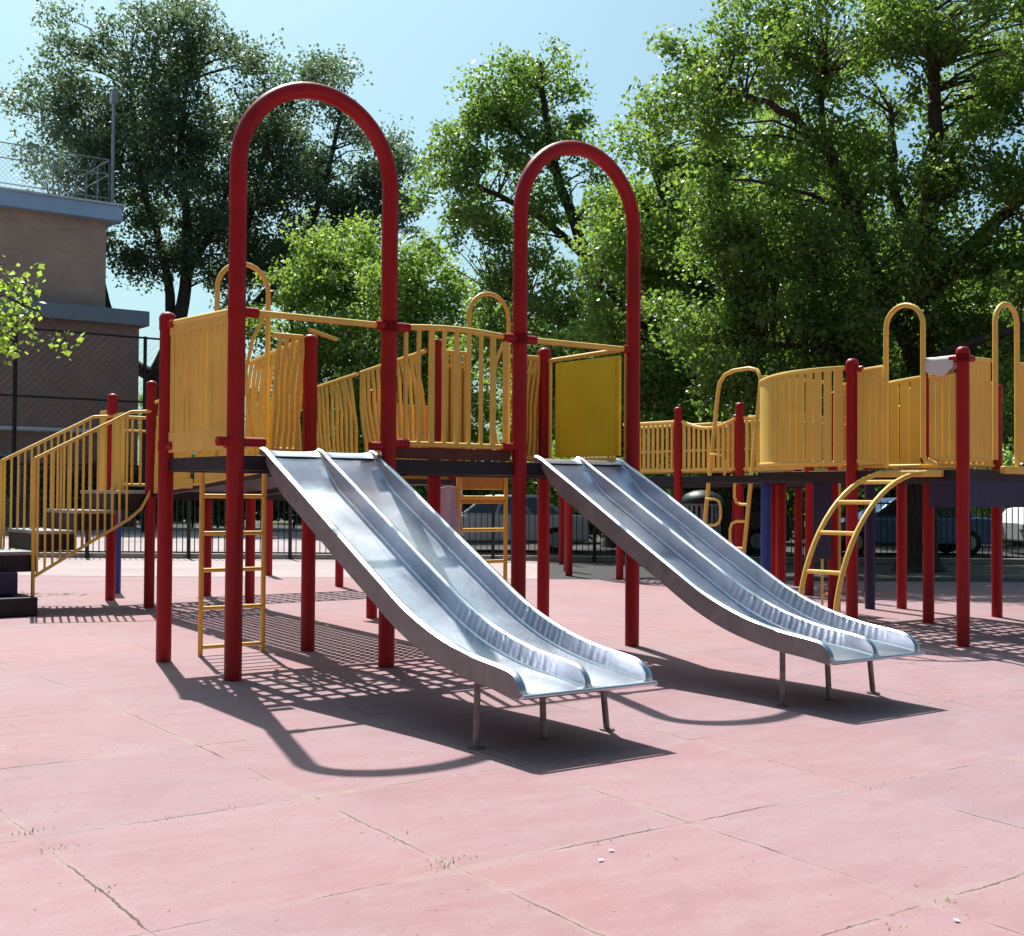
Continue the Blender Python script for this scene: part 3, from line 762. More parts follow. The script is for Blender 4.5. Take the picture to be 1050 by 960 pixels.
# ------------------------------------------------------------------ trees
def leaves(name, pts, size, mat, parent, rng, up=.5, loc=None):
    n = len(pts)
    nv = rng.normal(size=(n, 3)); nv[:, 2] += up; nv /= np.linalg.norm(nv, axis=1)[:, None]
    t = rng.normal(size=(n, 3)); t -= nv*np.sum(t*nv, axis=1)[:, None]; t /= np.linalg.norm(t, axis=1)[:, None]
    b = np.cross(nv, t)
    s = size*rng.uniform(.55, 1.25, size=(n, 1))
    w = s*rng.uniform(.28, .42, size=(n, 1))
    bend = nv*s*rng.uniform(-.18, .05, size=(n, 1))
    P0 = pts - t*s*.5; P1 = pts - t*s*.05 + b*w + bend*-.4; P2 = pts + t*s*.5 + bend; P3 = pts - t*s*.05 - b*w + bend*-.4
    V = np.stack([P0, P1, P2, P3], axis=1).reshape(-1, 3).astype(np.float32)
    me = bpy.data.meshes.new(name)
    me.vertices.add(4*n); me.vertices.foreach_set('co', V.ravel())
    me.loops.add(4*n); me.loops.foreach_set('vertex_index', np.arange(4*n, dtype=np.int32))
    me.polygons.add(n); me.polygons.foreach_set('loop_start', np.arange(0, 4*n, 4, dtype=np.int32))
    me.update(); me.validate()
    me.materials.append(M[mat])
    o = bpy.data.objects.new(name, me); COL.objects.link(o)
    if parent is not None: o.parent = parent
    return o

def tree(name, label, base, limbs, lobes, mat, leaf_size=.16, per=220, seed=1, clump=.7, group=None, cat='tree', twig=.02, flat=.65, up=.5):
    """limbs: list of ([(x,y,z)...], r0, r1) relative to base; lobes: (cx,cy,cz,rx,ry,rz,count)"""
    rng = np.random.default_rng(seed)
    if cat == 'tree' and per > 100: leaf_size *= .76; clump *= .80; per = int(per*1.22)
    e = tag(empty(name, base), label, cat, group)
    m = MB(); samples = []
    for pts, r0, r1 in limbs:
        sp = cat_rom3(pts, 6); n = len(sp)
        sp = [p + Vector(rng.normal(size=3))*.03*(i/n) for i, p in enumerate(sp)]
        rs = [r0 + (r1-r0)*(i/(n-1))**.8 for i in range(n)]
        if sp[0].z < .1: rs[0] *= 1.35
        m.tube(sp, rs, 9)
        samples += [(p, r) for p, r in zip(sp, rs)]
    SP = np.array([p[:] for p, r in samples]); SR = np.array([r for p, r in samples])
    C = []
    for (cx, cy, cz, rx, ry, rz, cnt) in lobes:
        k = 0
        while k < cnt:
            q = rng.normal(size=3); q /= np.linalg.norm(q)
            rad = rng.uniform(.15, 1)**.5
            if cat == 'tree' and rng.random() < .16: rad = rng.uniform(1.0, 1.22)
            p = np.array((cx, cy, cz)) + q*rad*np.array((rx, ry, rz))
            C.append(p); k += 1
    C = np.array(C)
    allp = []
    for p in C:
        d = np.linalg.norm((SP-p)*np.array((1, 1, 1.0)), axis=1) + np.maximum(0, SP[:, 2]-p[2]+.4)*1.5
        i = int(np.argmin(d)); a = Vector(SP[i]); b_ = Vector(p)
        L = (b_-a).length
        if L > .3:
            mid = (a+b_)/2 + Vector((rng.normal()*.1*L, rng.normal()*.1*L, .08*L))
            r = min(SR[i]*.55, .016+.012*L)
            m.tube([a, (a+mid)/2+Vector((0, 0, .02*L)), mid, (mid+b_)/2, b_], [r, r*.8, r*.6, r*.42, twig*.4], 5, cap=False)
        cr = clump*rng.uniform(.6, 1.35)
        k = int(per*rng.uniform(.55, 1.3)*(cr/clump)**1.6)
        q = np.clip(rng.normal(size=(k, 3)), -1.7, 1.7)*.5
        # a few sprays inside the clump
        if rng.random() < .25: k = max(6, k//3); q = q[:k]; cr *= 1.1
        q *= np.array((cr, cr, cr*flat))
        dirn = rng.normal(size=3); dirn /= np.linalg.norm(dirn)
        q += np.outer(np.clip(rng.normal(size=k), -1.6, 1.6)*.5*cr, dirn)
        allp.append(q + p)
    m.build('trunk', 'bark', e)
    leaves('crown', np.concatenate(allp), leaf_size, mat, e, rng, up)
    return e
def cat_rom3(P_, n):
    P_ = [Vector(p) for p in P_]; out = []
    for i in range(len(P_)-1):
        p0 = P_[max(i-1, 0)]; p1 = P_[i]; p2 = P_[i+1]; p3 = P_[min(i+2, len(P_)-1)]
        for k in range(n):
            t = k/n
            out.append(.5*((2*p1) + (p2-p0)*t + (2*p0-5*p1+4*p2-p3)*t*t + (3*p1-p0-3*p2+p3)*t**3))
    out.append(P_[-1]); return out

# big dark trees behind the building (far)
tree('street_tree', 'tall dark haze-tinted blue-green tree with forked black trunk rising behind the brick building', (-16.0, 58, 0),
     [([(0, 0, 0), (-.1, 0, 3), (.1, 0, 6.8)], .6, .5), ([(.1, 0, 6.6), (-1.2, 0, 7.4), (-2.2, .2, 9.5), (-2.9, 0, 13), (-3.3, 0, 17)], .36, .1),
      ([(.1, 0, 6.8), (1.1, 0, 9.5), (1.3, .3, 13), (1.0, 0, 17), (1.4, 0, 21)], .42, .08), ([(.3, 0, 7), (.6, .2, 9), (.2, .5, 12), (-1.0, .5, 16), (-1.5, .3, 21)], .34, .08), ([(1.2, 0, 11), (2.6, 0, 13.5), (3.6, .3, 17)], .2, .06), ([(-2.3, 0, 10), (-4, 0, 12.5), (-5, .2, 15)], .15, .05)],
     [(-1.0, 0, 20.5, 4.2, 3.2, 3.6, 62), (2.4, 0, 19.0, 3.0, 3, 3.8, 40), (-3.6, 0, 16.6, 2.6, 2.4, 2.2, 30), (.6, 0, 15.2, 3.4, 3, 3.0, 50), (-2.6, 0, 13.6, 2.2, 2, 1.4, 20), (2.4, 0, 12.6, 1.8, 2, 1.8, 20), (.2, 0, 11.5, 1.9, 1.6, 1.3, 13), (-.4, 0, 17.6, 3.6, 2.8, 2.0, 40), (-4.6, 0, 19.0, 1.8, 1.6, 1.6, 14)],
     'leaf_dark', .25, 225, 11, 1.0, 'trees along the far side')
tree('street_tree', 'dark haze-tinted blue-green tree leaning right seen inside the near red arch', (-13.5, 60, 0),
     [([(0, 0, 0), (0, 0, 4), (.3, 0, 8)], .6, .48), ([(.3, 0, 8), (1.5, 0, 10), (3.2, 0, 12.2), (4.6, 0, 15.5), (5.4, 0, 19)], .38, .08), ([(.3, 0, 7.6), (.5, 0, 11), (1.4, 0, 15), (2.2, 0, 19)], .32, .08), ([(3.2, 0, 12.2), (5.5, 0, 13.5), (7.6, 0, 14.8)], .2, .05), ([(2.0, 0, 10.5), (4.4, 0, 10.8), (6.5, 0, 11.8)], .16, .05)],
     [(3.6, 0, 19.4, 3.0, 2.6, 2.6, 40), (5.8, 0, 16.6, 3.0, 2.4, 2.6, 44), (3.0, 0, 14.6, 3.2, 2.6, 2.6, 46), (7.2, 0, 14.3, 2.0, 2, 1.3, 18), (4.6, 0, 11.6, 2.8, 2, 1.6, 28), (1.2, 0, 11.0, 1.6, 2, 2.0, 18), (3.0, 0, 12.8, 3.4, 2.2, 1.4, 30), (1.4, 0, 16.8, 2.2, 2, 2.2, 26)],
     'leaf_dark', .25, 225, 12, 1.0, 'trees along the far side')
# bright bushy trees
tree('bushy_tree', 'bright green rounded bushy tree seen through the near red arch', (-6.3, 47, 0),
     [([(0, 0, 0), (.1, 0, 2.5), (0, 0, 5)], .28, .18), ([(0, 0, 3), (1.2, 0, 5), (1.6, 0, 8)], .14, .05), ([(0, 0, 3), (-1.3, 0, 5), (-1.8, 0, 8)], .14, .05), ([(0, 0, 5), (.2, .2, 8), (0, 0, 10.5)], .14, .04)],
     [(0, 0, 9.6, 1.7, 1.7, 1.9, 36), (-1.5, -.3, 7.6, 1.9, 1.8, 2.0, 40), (1.5, -.3, 7.2, 1.8, 1.8, 2.4, 42), (0, 0, 4.6, 3.2, 2.2, 2.4, 76)],
     'leaf_bright', .21, 260, 13, .8, 'bright trees behind the fence')
tree('bushy_tree', 'bright green tree with spreading dark branches between the two red arches', (-2.6, 44, 0),
     [([(0, 0, 0), (-.2, 0, 2.5), (0, 0, 5)], .28, .18), ([(-.1, 0, 4), (-1.6, 0, 5.4), (-3.0, 0, 7)], .14, .05), ([(0, 0, 4.5), (1.3, 0, 6), (2.0, 0, 8)], .14, .05), ([(0, 0, 5), (-.3, 0, 7), (-.6, 0, 9)], .12, .04)],
     [(-.8, 0, 8.4, 1.6, 1.6, 1.4, 26), (-2.0, 0, 6.4, 1.7, 1.8, 1.8, 30), (.6, 0, 7.0, 1.8, 1.8, 1.8, 30), (-.5, 0, 4.2, 3.0, 2, 2.2, 66)],
     'leaf_bright', .20, 240, 14, .75, 'bright trees behind the fence')
# middle tree with leaning trunk
tree('leafy_tree', 'airy tree with pale leaning trunk behind the farther red arch', (2.9, 36, 0),
     [([(0, 0, 0), (-.05, 0, 3), (-.25, 0, 5.8), (-.9, 0, 8.2), (-1.7, 0, 10.4), (-2.1, 0, 12.4), (-2.2, 0, 13.6)], .34, .05), ([(-.8, 0, 8), (-2.2, 0, 9.2), (-3.8, 0, 10.0), (-4.6, 0, 10.2)], .14, .04), ([(-.4, 0, 6.4), (.9, 0, 8.2), (1.4, 0, 9.8)], .13, .04), ([(-1.7, 0, 10.4), (-3.0, 0, 11.8), (-3.9, 0, 12.6)], .1, .03), ([(-.2, 0, 5.2), (-1.9, 0, 6.5), (-3.4, 0, 7)], .12, .04)],
     [(-2.2, 0, 12.7, 1.2, 1.2, 1.2, 17), (-3.5, 0, 11.6, 1.5, 1.2, 1.1, 20), (-1.6, 0, 10.6, 1.5, 1.4, 1.2, 20), (-4.6, 0, 9.6, 1.1, 1, 1.7, 16), (-2.9, 0, 9.0, 1.4, 1.2, .6, 13), (-.2, 0, 9.2, 1.0, 1.2, .8, 13), (-2.6, 0, 6.2, 2.0, 1.6, 1.5, 30), (-.2, 0, 4.6, 2.8, 1.8, 1.7, 50), (1.3, 0, 8.2, 1.2, 1.4, 1.2, 16), (-2.7, 0, 7.7, 1.3, 1.0, .5, 12), (-3.3, 0, 6.9, .9, .9, .6, 8)],
     'leaf_mid', .18, 230, 15, .62, 'leafy trees behind the play area')
# mass on the right
tree('leafy_tree', 'dense green tree with sunny speckled leaves just right of the farther red arch', (5.1, 32, 0),
     [([(0, 0, 0), (0, 0, 3), (.2, 0, 6)], .36, .26), ([(.2, 0, 5.5), (-1.2, 0, 8), (-1.8, 0, 10.5)], .17, .05), ([(.2, 0, 6), (1.4, 0, 8.5), (1.8, 0, 11)], .17, .05), ([(.1, 0, 4), (-1.8, -.5, 5.5), (-3.0, -.6, 6.5)], .14, .04), ([(.1, 0, 3.6), (1.8, -.5, 4.4), (3.4, -.8, 5)], .14, .04)],
     [(-.9, 0, 9.2, 2.0, 1.8, 1.7, 52), (1.3, 0, 9.4, 2.2, 2, 1.7, 58), (-2.0, -.5, 6.4, 2.0, 1.6, 1.9, 56), (.8, -.8, 6.4, 2.8, 1.8, 2.2, 84), (-.6, -.4, 3.4, 3.0, 1.8, 2.0, 76), (2.6, -.4, 3.6, 2.2, 1.6, 1.9, 50), (2.6, -.6, 7.8, 1.6, 1.2, 1.2, 30)],
     'leaf_bright', .165, 270, 16, .62, 'leafy trees behind the play area')
# great tree on the right
tree('leafy_tree', 'largest tree with thick dark trunk and high forking limbs behind the right tower', (8.0, 25.5, 0),
     [([(0, 0, 0), (-.05, 0, 2.5), (0, 0, 5.2)], .40, .33), ([(0, 0, 5), (.15, 0, 6.8), (.35, .1, 8.6), (.2, 0, 11)], .26, .1), ([(.1, 0, 6.2), (-.4, 0, 7.2), (-.5, .1, 9)], .15, .06), ([(-.05, 0, 4.2), (-.9, 0, 5.8), (-1.6, -.4, 7.6), (-2.6, -.5, 8.8), (-3.9, -.6, 9.3)], .2, .05), ([(-1.7, -.4, 7.8), (-2.0, -.4, 8.8), (-1.9, -.3, 10)], .1, .04), ([(0, 0, 5.2), (1.4, -.2, 6.8), (2.9, -.3, 8.2)], .2, .06), ([(0, 0, 3.4), (-1.8, -.6, 4.2), (-3.4, -.9, 4.4)], .12, .04), ([(0, 0, 3.2), (1.2, -.4, 3.6), (2.6, -.8, 4.6)], .14, .05)],
     [(-3.6, -.5, 9.4, 1.9, 1.4, 1.0, 34), (-1.6, -.3, 10.6, 2.4, 1.8, 1.3, 56), (1.2, 0, 10.4, 2.4, 2, 1.5, 60), (3.4, -.3, 8.8, 1.9, 1.6, 1.6, 46), (-1.3, -.4, 7.8, 1.3, 1.2, .9, 22), (1.0, 0, 8.0, 1.0, 1.2, .8, 14), (2.6, -.2, 6.2, 1.6, 1.4, .8, 22), (-1.8, -.8, 5.6, 1.9, 1.4, 1.2, 46), (-2.8, -.8, 3.9, 1.8, 1.2, 1.1, 34), (-.6, -.5, 4.2, 1.4, 1.2, 1.0, 26), (2.2, -.6, 4.2, 1.7, 1.2, .8, 24), (.8, 0, 5.9, .9, 1, .7, 10), (-3.2, -.6, 6.9, 1.3, 1, .9, 22), (-.4, .6, 6.4, 2.4, 1, 1.6, 34), (3.8, 0, 5.4, 1.3, 1.2, 1.0, 18), (-1.2, -1.2, 2.9, 2.2, .8, .8, 26), (-4.2, -.6, 5.2, 1.0, 1.0, 1.4, 20)],
     'leaf_mid', .145, 260, 17, .55, 'leafy trees behind the play area')
# tree out on the right whose low limb crosses behind the hoops
tree('leafy_tree', 'tree at the right edge sending a low dark limb across behind the yellow hoops', (12.2, 24, 0),
     [([(0, 0, 0), (0, 0, 3), (.1, 0, 6)], .38, .28), ([(0, 0, 3.9), (-1.4, -.3, 5.0), (-3.0, -.5, 4.5), (-4.6, -.5, 4.0)], .17, .06), ([(.1, 0, 6), (-.9, 0, 8.6), (-1.3, 0, 11)], .18, .05), ([(0, 0, 5.6), (1.4, 0, 8), (2, 0, 10)], .18, .05)],
     [(-2.4, -.4, 5.4, 1.5, 1.1, .45, 16), (-3.4, -.4, 3.7, 1.2, .9, .5, 12), (-1.6, -.2, 8.4, 1.7, 1.4, 1.6, 36), (-.6, 0, 11.0, 2.2, 1.8, 1.4, 40), (1.4, 0, 8.6, 1.8, 1.6, 2.0, 34), (-.8, 0, 6.6, 1.2, 1.2, .8, 14)],
     'leaf_bright', .15, 250, 18, .55, 'leafy trees behind the play area')
# further trees closing the view, each with its own crown
FAR = tree('far_tree', 'far dark green tree filling the gaps behind the nearer trees', (20, 64, 0),
     [([(0, 0, 0), (0, 0, 4), (.2, 0, 8)], .4, .3), ([(.2, 0, 7), (-1.8, 0, 10), (-2.4, 0, 13)], .2, .06), ([(.2, 0, 7.5), (1.8, 0, 10), (2.4, 0, 13)], .2, .06), ([(.2, 0, 8), (.1, 0, 11), (.2, 0, 14)], .2, .06)],
     [(0, 0, 13.5, 2.6, 2.4, 2.0, 34), (-2.4, 0, 10.6, 2.6, 2.2, 2.4, 38), (2.4, 0, 10.4, 2.6, 2.2, 2.4, 38), (0, -.4, 6.6, 3.8, 2.4, 2.4, 62), (0, -.4, 3.2, 3.6, 2, 1.8, 46)],
     'leaf_mid', .28, 150, 19, 1.0, 'far trees behind the nearer trees')
spots = [(27, 66, 1.0, .6), (13.5, 66, .95, 2.1), (7.5, 63, .86, 3.3), (34, 64, 1.05, 4.4), (1.5, 62, .62, 5.2), (-4.5, 66, .56, 1.2), (-10.5, 64, .50, 2.6), (16.5, 45, .62, .9), (22.5, 44, .66, 3.0), (11.0, 41, .58, 4.0), (-17, 66, .5, .4), (-24, 68, .55, 1.4)]
N_FAR = len(spots)
# unseen trees added beside and behind the viewer to darken shadows and slide reflections
spots += [(-23, 12, .95, .3), (-25, 20, 1.05, 1.7), (-24, 28.5, .95, 2.9), (-26, 36, 1.0, 4.1), (-21, 3, .95, 5.0), (-20, -6, 1.0, .8), (-15, -13, 1.0, 2.2),
          (-7, -16, 1.05, 3.5), (1, -17, 1.0, 4.6), (9, -15, 1.05, 5.7), (16, -10, 1.0, 1.1), (20, -2, 1.0, 2.4), (21.5, 7, .95, 3.8)]
for i, (x, y, s, r) in enumerate(spots):
    c = copy_tree(FAR); c.location = (x, y, 0)
    if i >= N_FAR: tag(c, 'broad green tree added out of view to darken shadows and slide reflections', 'tree', 'trees added out of view')
    c.location = (x, y, 0); c.scale = (s*1.1, s*1.1, s); c.rotation_euler = (0, 0, r)
# low shrubs behind the fence
SH = tree('shrub', 'rounded dark shrub behind the parked cars', (3, 39.5, 0),
     [([(0, 0, 0), (.1, 0, .6), (.1, 0, 1.2)], .06, .03), ([(0, 0, .2), (-.5, 0, .8), (-.7, 0, 1.2)], .04, .02), ([(0, 0, .2), (.6, 0, .7), (.8, 0, 1.2)], .04, .02)],
     [(0, 0, 1.2, .9, .7, .8, 22), (-.7, 0, .8, .7, .6, .6, 14), (.7, 0, .9, .7, .6, .7, 14)],
     'leaf_mid', .13, 150, 20, .4, 'shrubs behind the parked cars', 'shrub')
for i, (x, y, s, r) in enumerate([(5.4, 39, 1.5, 1), (8.2, 40, 1.6, 2), (11.5, 39.4, 1.5, 3), (15.6, 40, 1.6, 4), (1.0, 41, 1.6, 5), (-1.6, 43, 1.6, .5)]):
    c = copy_tree(SH); c.location = (x, y, 0); c.scale = (s, s, s); c.rotation_euler = (0, 0, r)
# dark hedge on the far side of the road at the left
def hedge(name, label, x0, x1, y, h, d, seed):
    rng = np.random.default_rng(seed); n = int((x1-x0)*1900)
    p = np.stack([rng.uniform(x0, x1, n), rng.uniform(-d, d, n), rng.uniform(.1, 1, n)**.8*h], 1)
    p[:, 2] *= .86 + .14*np.sin(p[:, 0]*1.7)*np.cos(p[:, 0]*.6+1)
    e = tag(empty(name, ((x0+x1)/2, y, 0)), label, 'hedge')
    p[:, 0] -= (x0+x1)/2
    leaves('foliage', p, .20, 'leaf_dark', e, rng)
    m = MB()
    for k in range(int(x1-x0)): m.tube([(x0-(x0+x1)/2+k+.4, 0, 0), (x0-(x0+x1)/2+k+.5, .1, h*.6)], [.05, .02], 6)
    m.build('stems', 'bark', e)
hedge('hedge', 'long dark hedge beyond the pale pavement at the left', -27, 0, 51.2, 2.9, .8, 31)
# overhanging young tree at the left edge
tree('young_tree', 'young bright green tree reaching leafy twigs in at the left edge', (-10.6, 20.4, 0),
     [([(0, 0, -.1), (.05, 0, 2.2), (0, 0, 4.4), (.1, 0, 6.2)], .11, .03), ([(0, 0, 3.2), (1.2, 0, 4.3), (2.3, 0, 4.55), (3.2, 0, 4.2), (3.6, 0, 3.7)], .035, .008), ([(0, 0, 3.6), (1.3, 0, 4.8), (2.6, 0, 5.0)], .03, .008), ([(1.6, 0, 4.4), (2.4, 0, 4.0), (3.0, 0, 3.6)], .016, .006), ([(0, 0, 4.2), (-1, 0, 5), (-1.6, 0, 5.6)], .03, .01)],
     [(2.55, 0, 4.75, .50, .5, .30, 9), (2.75, 0, 4.25, .36, .45, .22, 6), (2.5, 0, 3.75, .35, .4, .20, 4), (3.45, 0, 3.75, .16, .2, .14, 2), (.3, 0, 5.6, 1.2, 1, 1.0, 22), (-1.2, 0, 5.2, 1.2, 1, .9, 16)],
     'leaf_near', .115, 34, 21, .36, None, 'tree', .022, .6)

# ------------------------------------------------------------------ building
bd = tag(empty('brick_building', (-14.9, 53.6, 0), ANG), 'tan brick building with pale metal roof edge at the left', 'building')
def bpart(name, mat, c, size, parent=None, bevel=0.0):
    m = MB(); m.box(c, size); return m.build(name, mat, parent or bd, bevel)
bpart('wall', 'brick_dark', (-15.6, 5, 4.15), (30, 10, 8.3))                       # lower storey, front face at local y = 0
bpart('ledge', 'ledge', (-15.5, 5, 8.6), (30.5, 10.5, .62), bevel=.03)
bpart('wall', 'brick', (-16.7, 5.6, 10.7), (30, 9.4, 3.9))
bpart('parapet', 'parapet', (-16.5, 5.5, 12.92), (30.6, 10.2, .62), bevel=.03)
bpart('coping', 'white_paint', (-16.5, 5.5, 13.27), (30.8, 10.4, .08))
rf = MB()
for k in range(13): rf.tube([(-1.6-2.3*k, .9, 13.3), (-1.6-2.3*k, .9, 15.2)], .035, 6)
for z in (13.6, 14.6, 15.2): rf.tube([(-1.6, .9, z), (-29, .9, z)], .025, 6)
for k in range(7): rf.tube([(-1.6, .9+1.4*k, 13.3), (-1.6, .9+1.4*k, 15.2)], .035, 6)
for z in (14.6, 15.2): rf.tube([(-1.6, .9, z), (-1.6, 9.3, z)], .025, 6)
for k in range(130):
    x = -1.6-.21*k
    rf.tube([(x, .9, 13.35), (x-1.8, .9, 15.15)], .006, 3, False); rf.tube([(x-1.8, .9, 13.35), (x, .9, 15.15)], .006, 3, False)
rf.build('roof_fence', 'grey', bd)
m = MB(); m.tube([(-1.5, .8, 13.3), (-1.5, .8, 17.6)], .07, 10); m.box((-1.5, .8, 17.8), (.25, .35, .5)); m.build('mast', 'grey', bd)
m = MB(); m.tube([(-30, -.15, 3.9), (-1.4, -.15, 3.9)], .09, 8)
for k in range(10): m.box((-2-3*k, -.06, 3.9), (.1, .14, .12))
m.build('wall_pipe', 'white_paint', bd)
for k in range(4):
    m = MB(); m.box((-6-5*k, -.04, 2.0), (1.5, .06, 1.8)); w_ = m.build('window_frame', 'grey', bd)
    m = MB(); m.box((-6-5*k, -.08, 2.0), (1.3, .03, 1.6)); m.build('window_pane', 'glass', w_)
# tall ball-court fence before the building
tf = tag(empty('tall_fence', W(0, 0) * 0 + Vector((-13.2, 47.5, 0)), ANG), 'tall chain link fence with dark posts in front of the brick building', 'fence')
m = MB()
for k in range(9): m.tube([(-1.9-4.6*k+1.6, 0, 0), (-1.9-4.6*k+1.6, 0, 7.15)], .07, 8)
m.build('post', 'black', tf)
m = MB()
for z in (4.75, 7.1, 2.4): m.tube([(1.2, 0, z), (-38, 0, z)], .04, 6)
m.build('rail', 'black', tf)
m = MB()
for k in range(150):
    x = 1.2-.27*k
    m.tube([(x, .05, .1), (x-7, .05, 7.1)], .004, 3, False); m.tube([(x-7, .05, .1), (x, .05, 7.1)], .004, 3, False)
m.build('chain_link', 'grey', tf)

# ------------------------------------------------------------------ black picket fence round the playground
pf = tag(empty('picket_fence', (0, 28.15, 0)), 'low black iron picket fence along the back of the playground', 'fence')
def fpanel(x0, x1):
    m = MB(); n = int((x1-x0)/.125)
    for i in range(1, n): m.box((x0+(x1-x0)*i/n, 0, .74), (.018, .018, 1.24))
    for z in (.14, 1.30): m.box(((x0+x1)/2, 0, z), (x1-x0-.07, .04, .035))
    m.build('panel', 'black', pf)
    m = MB(); m.box((x1, 0, .72), (.07, .07, 1.44)); m.box((x1, 0, 1.455), (.09, .09, .03)); m.build('post', 'black', pf)
for i in range(18): fpanel(-18+2.2*i, -18+2.2*(i+1))

# ------------------------------------------------------------------ litter bin with vertical bars
bn = tag(empty('litter_bin', (3.75, 25.6, 0)), 'round slatted metal litter bin with black lid under the far walkway', 'bin')
m = MB()
for k in range(22):
    a = 2*math.pi*k/22; m.box((.36*math.cos(a), .36*math.sin(a), .68), (.015, .055, 1.2), rz=a)
for z in (.1, .66, 1.26): m.lathe((0, 0, z), [(.345, -.02), (.375, -.02), (.375, .02), (.345, .02)], 24)
m.build('basket', 'grey', bn)
m = MB(); m.lathe((0, 0, 1.28), [(.40, 0), (.43, .02), (.42, .08), (.34, .18), (.18, .25), (.02, .27)], 24); m.build('lid', 'black', bn)
m = MB(); m.lathe((0, 0, .04), [(.30, 0), (.31, 1.1), (.29, 1.1)], 20); m.build('liner', 'black', bn)

# ------------------------------------------------------------------ parked vehicles beyond the fence
def vehicle(name, label, cat, loc, rz, body_mat, L, Wd, prof, roof, glassz, wheels, group='vehicles parked along the road'):
    """prof: lower body side outline (x,z); roof: cabin outline (x,z)"""
    e = tag(empty(name, loc, rz), label, cat, group)
    def ext(outline, w0, w1, zb):
        m = MB(); n = len(outline); V = []
        for s in (-1, 1):
            for x, z in outline:
                w = (w0 if z <= zb else w1)/2; V.append((x, s*w, z))
        F = [tuple(range(n)), tuple(reversed(range(n, 2*n)))] + [(i, n+i, n+(i+1) % n, (i+1) % n) for i in range(n)]
        return m.add(V, F)
    zb = max(z for x, z in prof)
    ext(prof, Wd, Wd-.06, zb-.12).build('body', body_mat, e, .04)
    ext(roof, Wd-.14, Wd-.36, min(z for x, z in roof)+.02).build('cabin', body_mat, e, .05)
    zg0, zg1 = glassz
    xs = sorted(x for x, z in roof); xa, xb = xs[0], xs[-1]
    zl = min(z for x, z in roof); zh = max(z for x, z in roof)
    top = [x for x, z in roof if z > zh-.05]; t0, t1 = min(top), max(top)
    for s in (-1, 1):
        npn = 3
        for k in range(npn):
            m = MB()
            def xx(f, q): # along, height fraction
                a = xa+(t0-xa)*q+.06; b = xb+(t1-xb)*q-.06; return a+(b-a)*f
            qa, qb = .14, .86; f0, f1 = k/npn+.02, (k+1)/npn-.02
            def yy(q): return s*((Wd-.14)/2+((Wd-.36)-(Wd-.14))/2*q + .004)
            V = [(xx(f0, qa), yy(qa), zl+(zh-zl)*qa), (xx(f1, qa), yy(qa), zl+(zh-zl)*qa), (xx(f1, qb), yy(qb), zl+(zh-zl)*qb), (xx(f0, qb), yy(qb), zl+(zh-zl)*qb)]
            V += [(x, y-s*.03, z) for x, y, z in V]
            m.add(V, [(0, 1, 2, 3), (7, 6, 5, 4), (0, 4, 5, 1), (1, 5, 6, 2), (2, 6, 7, 3), (3, 7, 4, 0)]); m.build('window', 'glass', e)
    for x in wheels:
        for s in (-1, 1):
            m = MB(); m.tube([(x, s*(Wd/2-.20), .32), (x, s*(Wd/2+.01), .32)], .32, 20); w = m.build('wheel', 'tyre', e, .02)
            m = MB(); m.tube([(x, s*(Wd/2), .32), (x, s*(Wd/2+.02), .32)], .19, 16); m.build('rim', 'grey', w)
    xe0 = min(x for x, z in prof); xe1 = max(x for x, z in prof)
    for s in (-1, 1):
        m = MB(); m.box((xe0+.0, s*(Wd/2-.28), .72), (.06, .32, .14)); m.build('headlight', 'lamp_clear', e, .01)
        m = MB(); m.box((xe1-.0, s*(Wd/2-.25), .78), (.06, .26, .16)); m.build('tail_light', 'lamp_red', e, .01)
    return e
carP = [(-2.2, .28), (-2.25, .55), (-2.1, .78), (-1.0, .92), (1.7, .95), (2.2, .9), (2.25, .5), (2.2, .28)]
carR = [(-1.05, .90), (-.35, 1.42), (.9, 1.45), (1.75, .94)]
suvP = [(-2.3, .32), (-2.35, .7), (-2.2, .95), (-1.1, 1.05), (2.2, 1.08), (2.3, .9), (2.32, .5), (2.25, .32)]
suvR = [(-1.15, 1.03), (-.5, 1.66), (1.9, 1.70), (2.2, 1.06)]
vanP = [(-2.8, .35), (-2.85, .8), (-2.6, 1.15), (-2.2, 1.25), (2.75, 1.28), (2.8, .35)]
vanR = [(-2.2, 1.2), (-1.7, 2.1), (2.6, 2.2), (2.72, 1.26)]
vehicle('parked_car', 'blue parked car beyond the fence behind the right tower', 'car', (9.9, 33.0, 0), .0, 'car_blue', 4.5, 1.8, carP, carR, (0, 0), (-1.4, 1.4))
vehicle('parked_car', 'dark parked suv beyond the fence left of the right tower', 'car', (4.7, 33.4, 0), 0, 'car_dark', 4.6, 1.85, suvP, suvR, (0, 0), (-1.45, 1.45))
vehicle('parked_van', 'white parked van beyond the fence at the far right', 'van', (15.6, 33.2, 0), 0, 'white_paint', 5.6, 2.0, vanP, vanR, (0, 0), (-1.8, 1.8))
vehicle('parked_car', 'silver parked car seen behind the yellow ladder between the two slides', 'car', (-.3, 33.2, 0), 0, 'car_silver', 4.5, 1.8, carP, carR, (0, 0), (-1.4, 1.4))

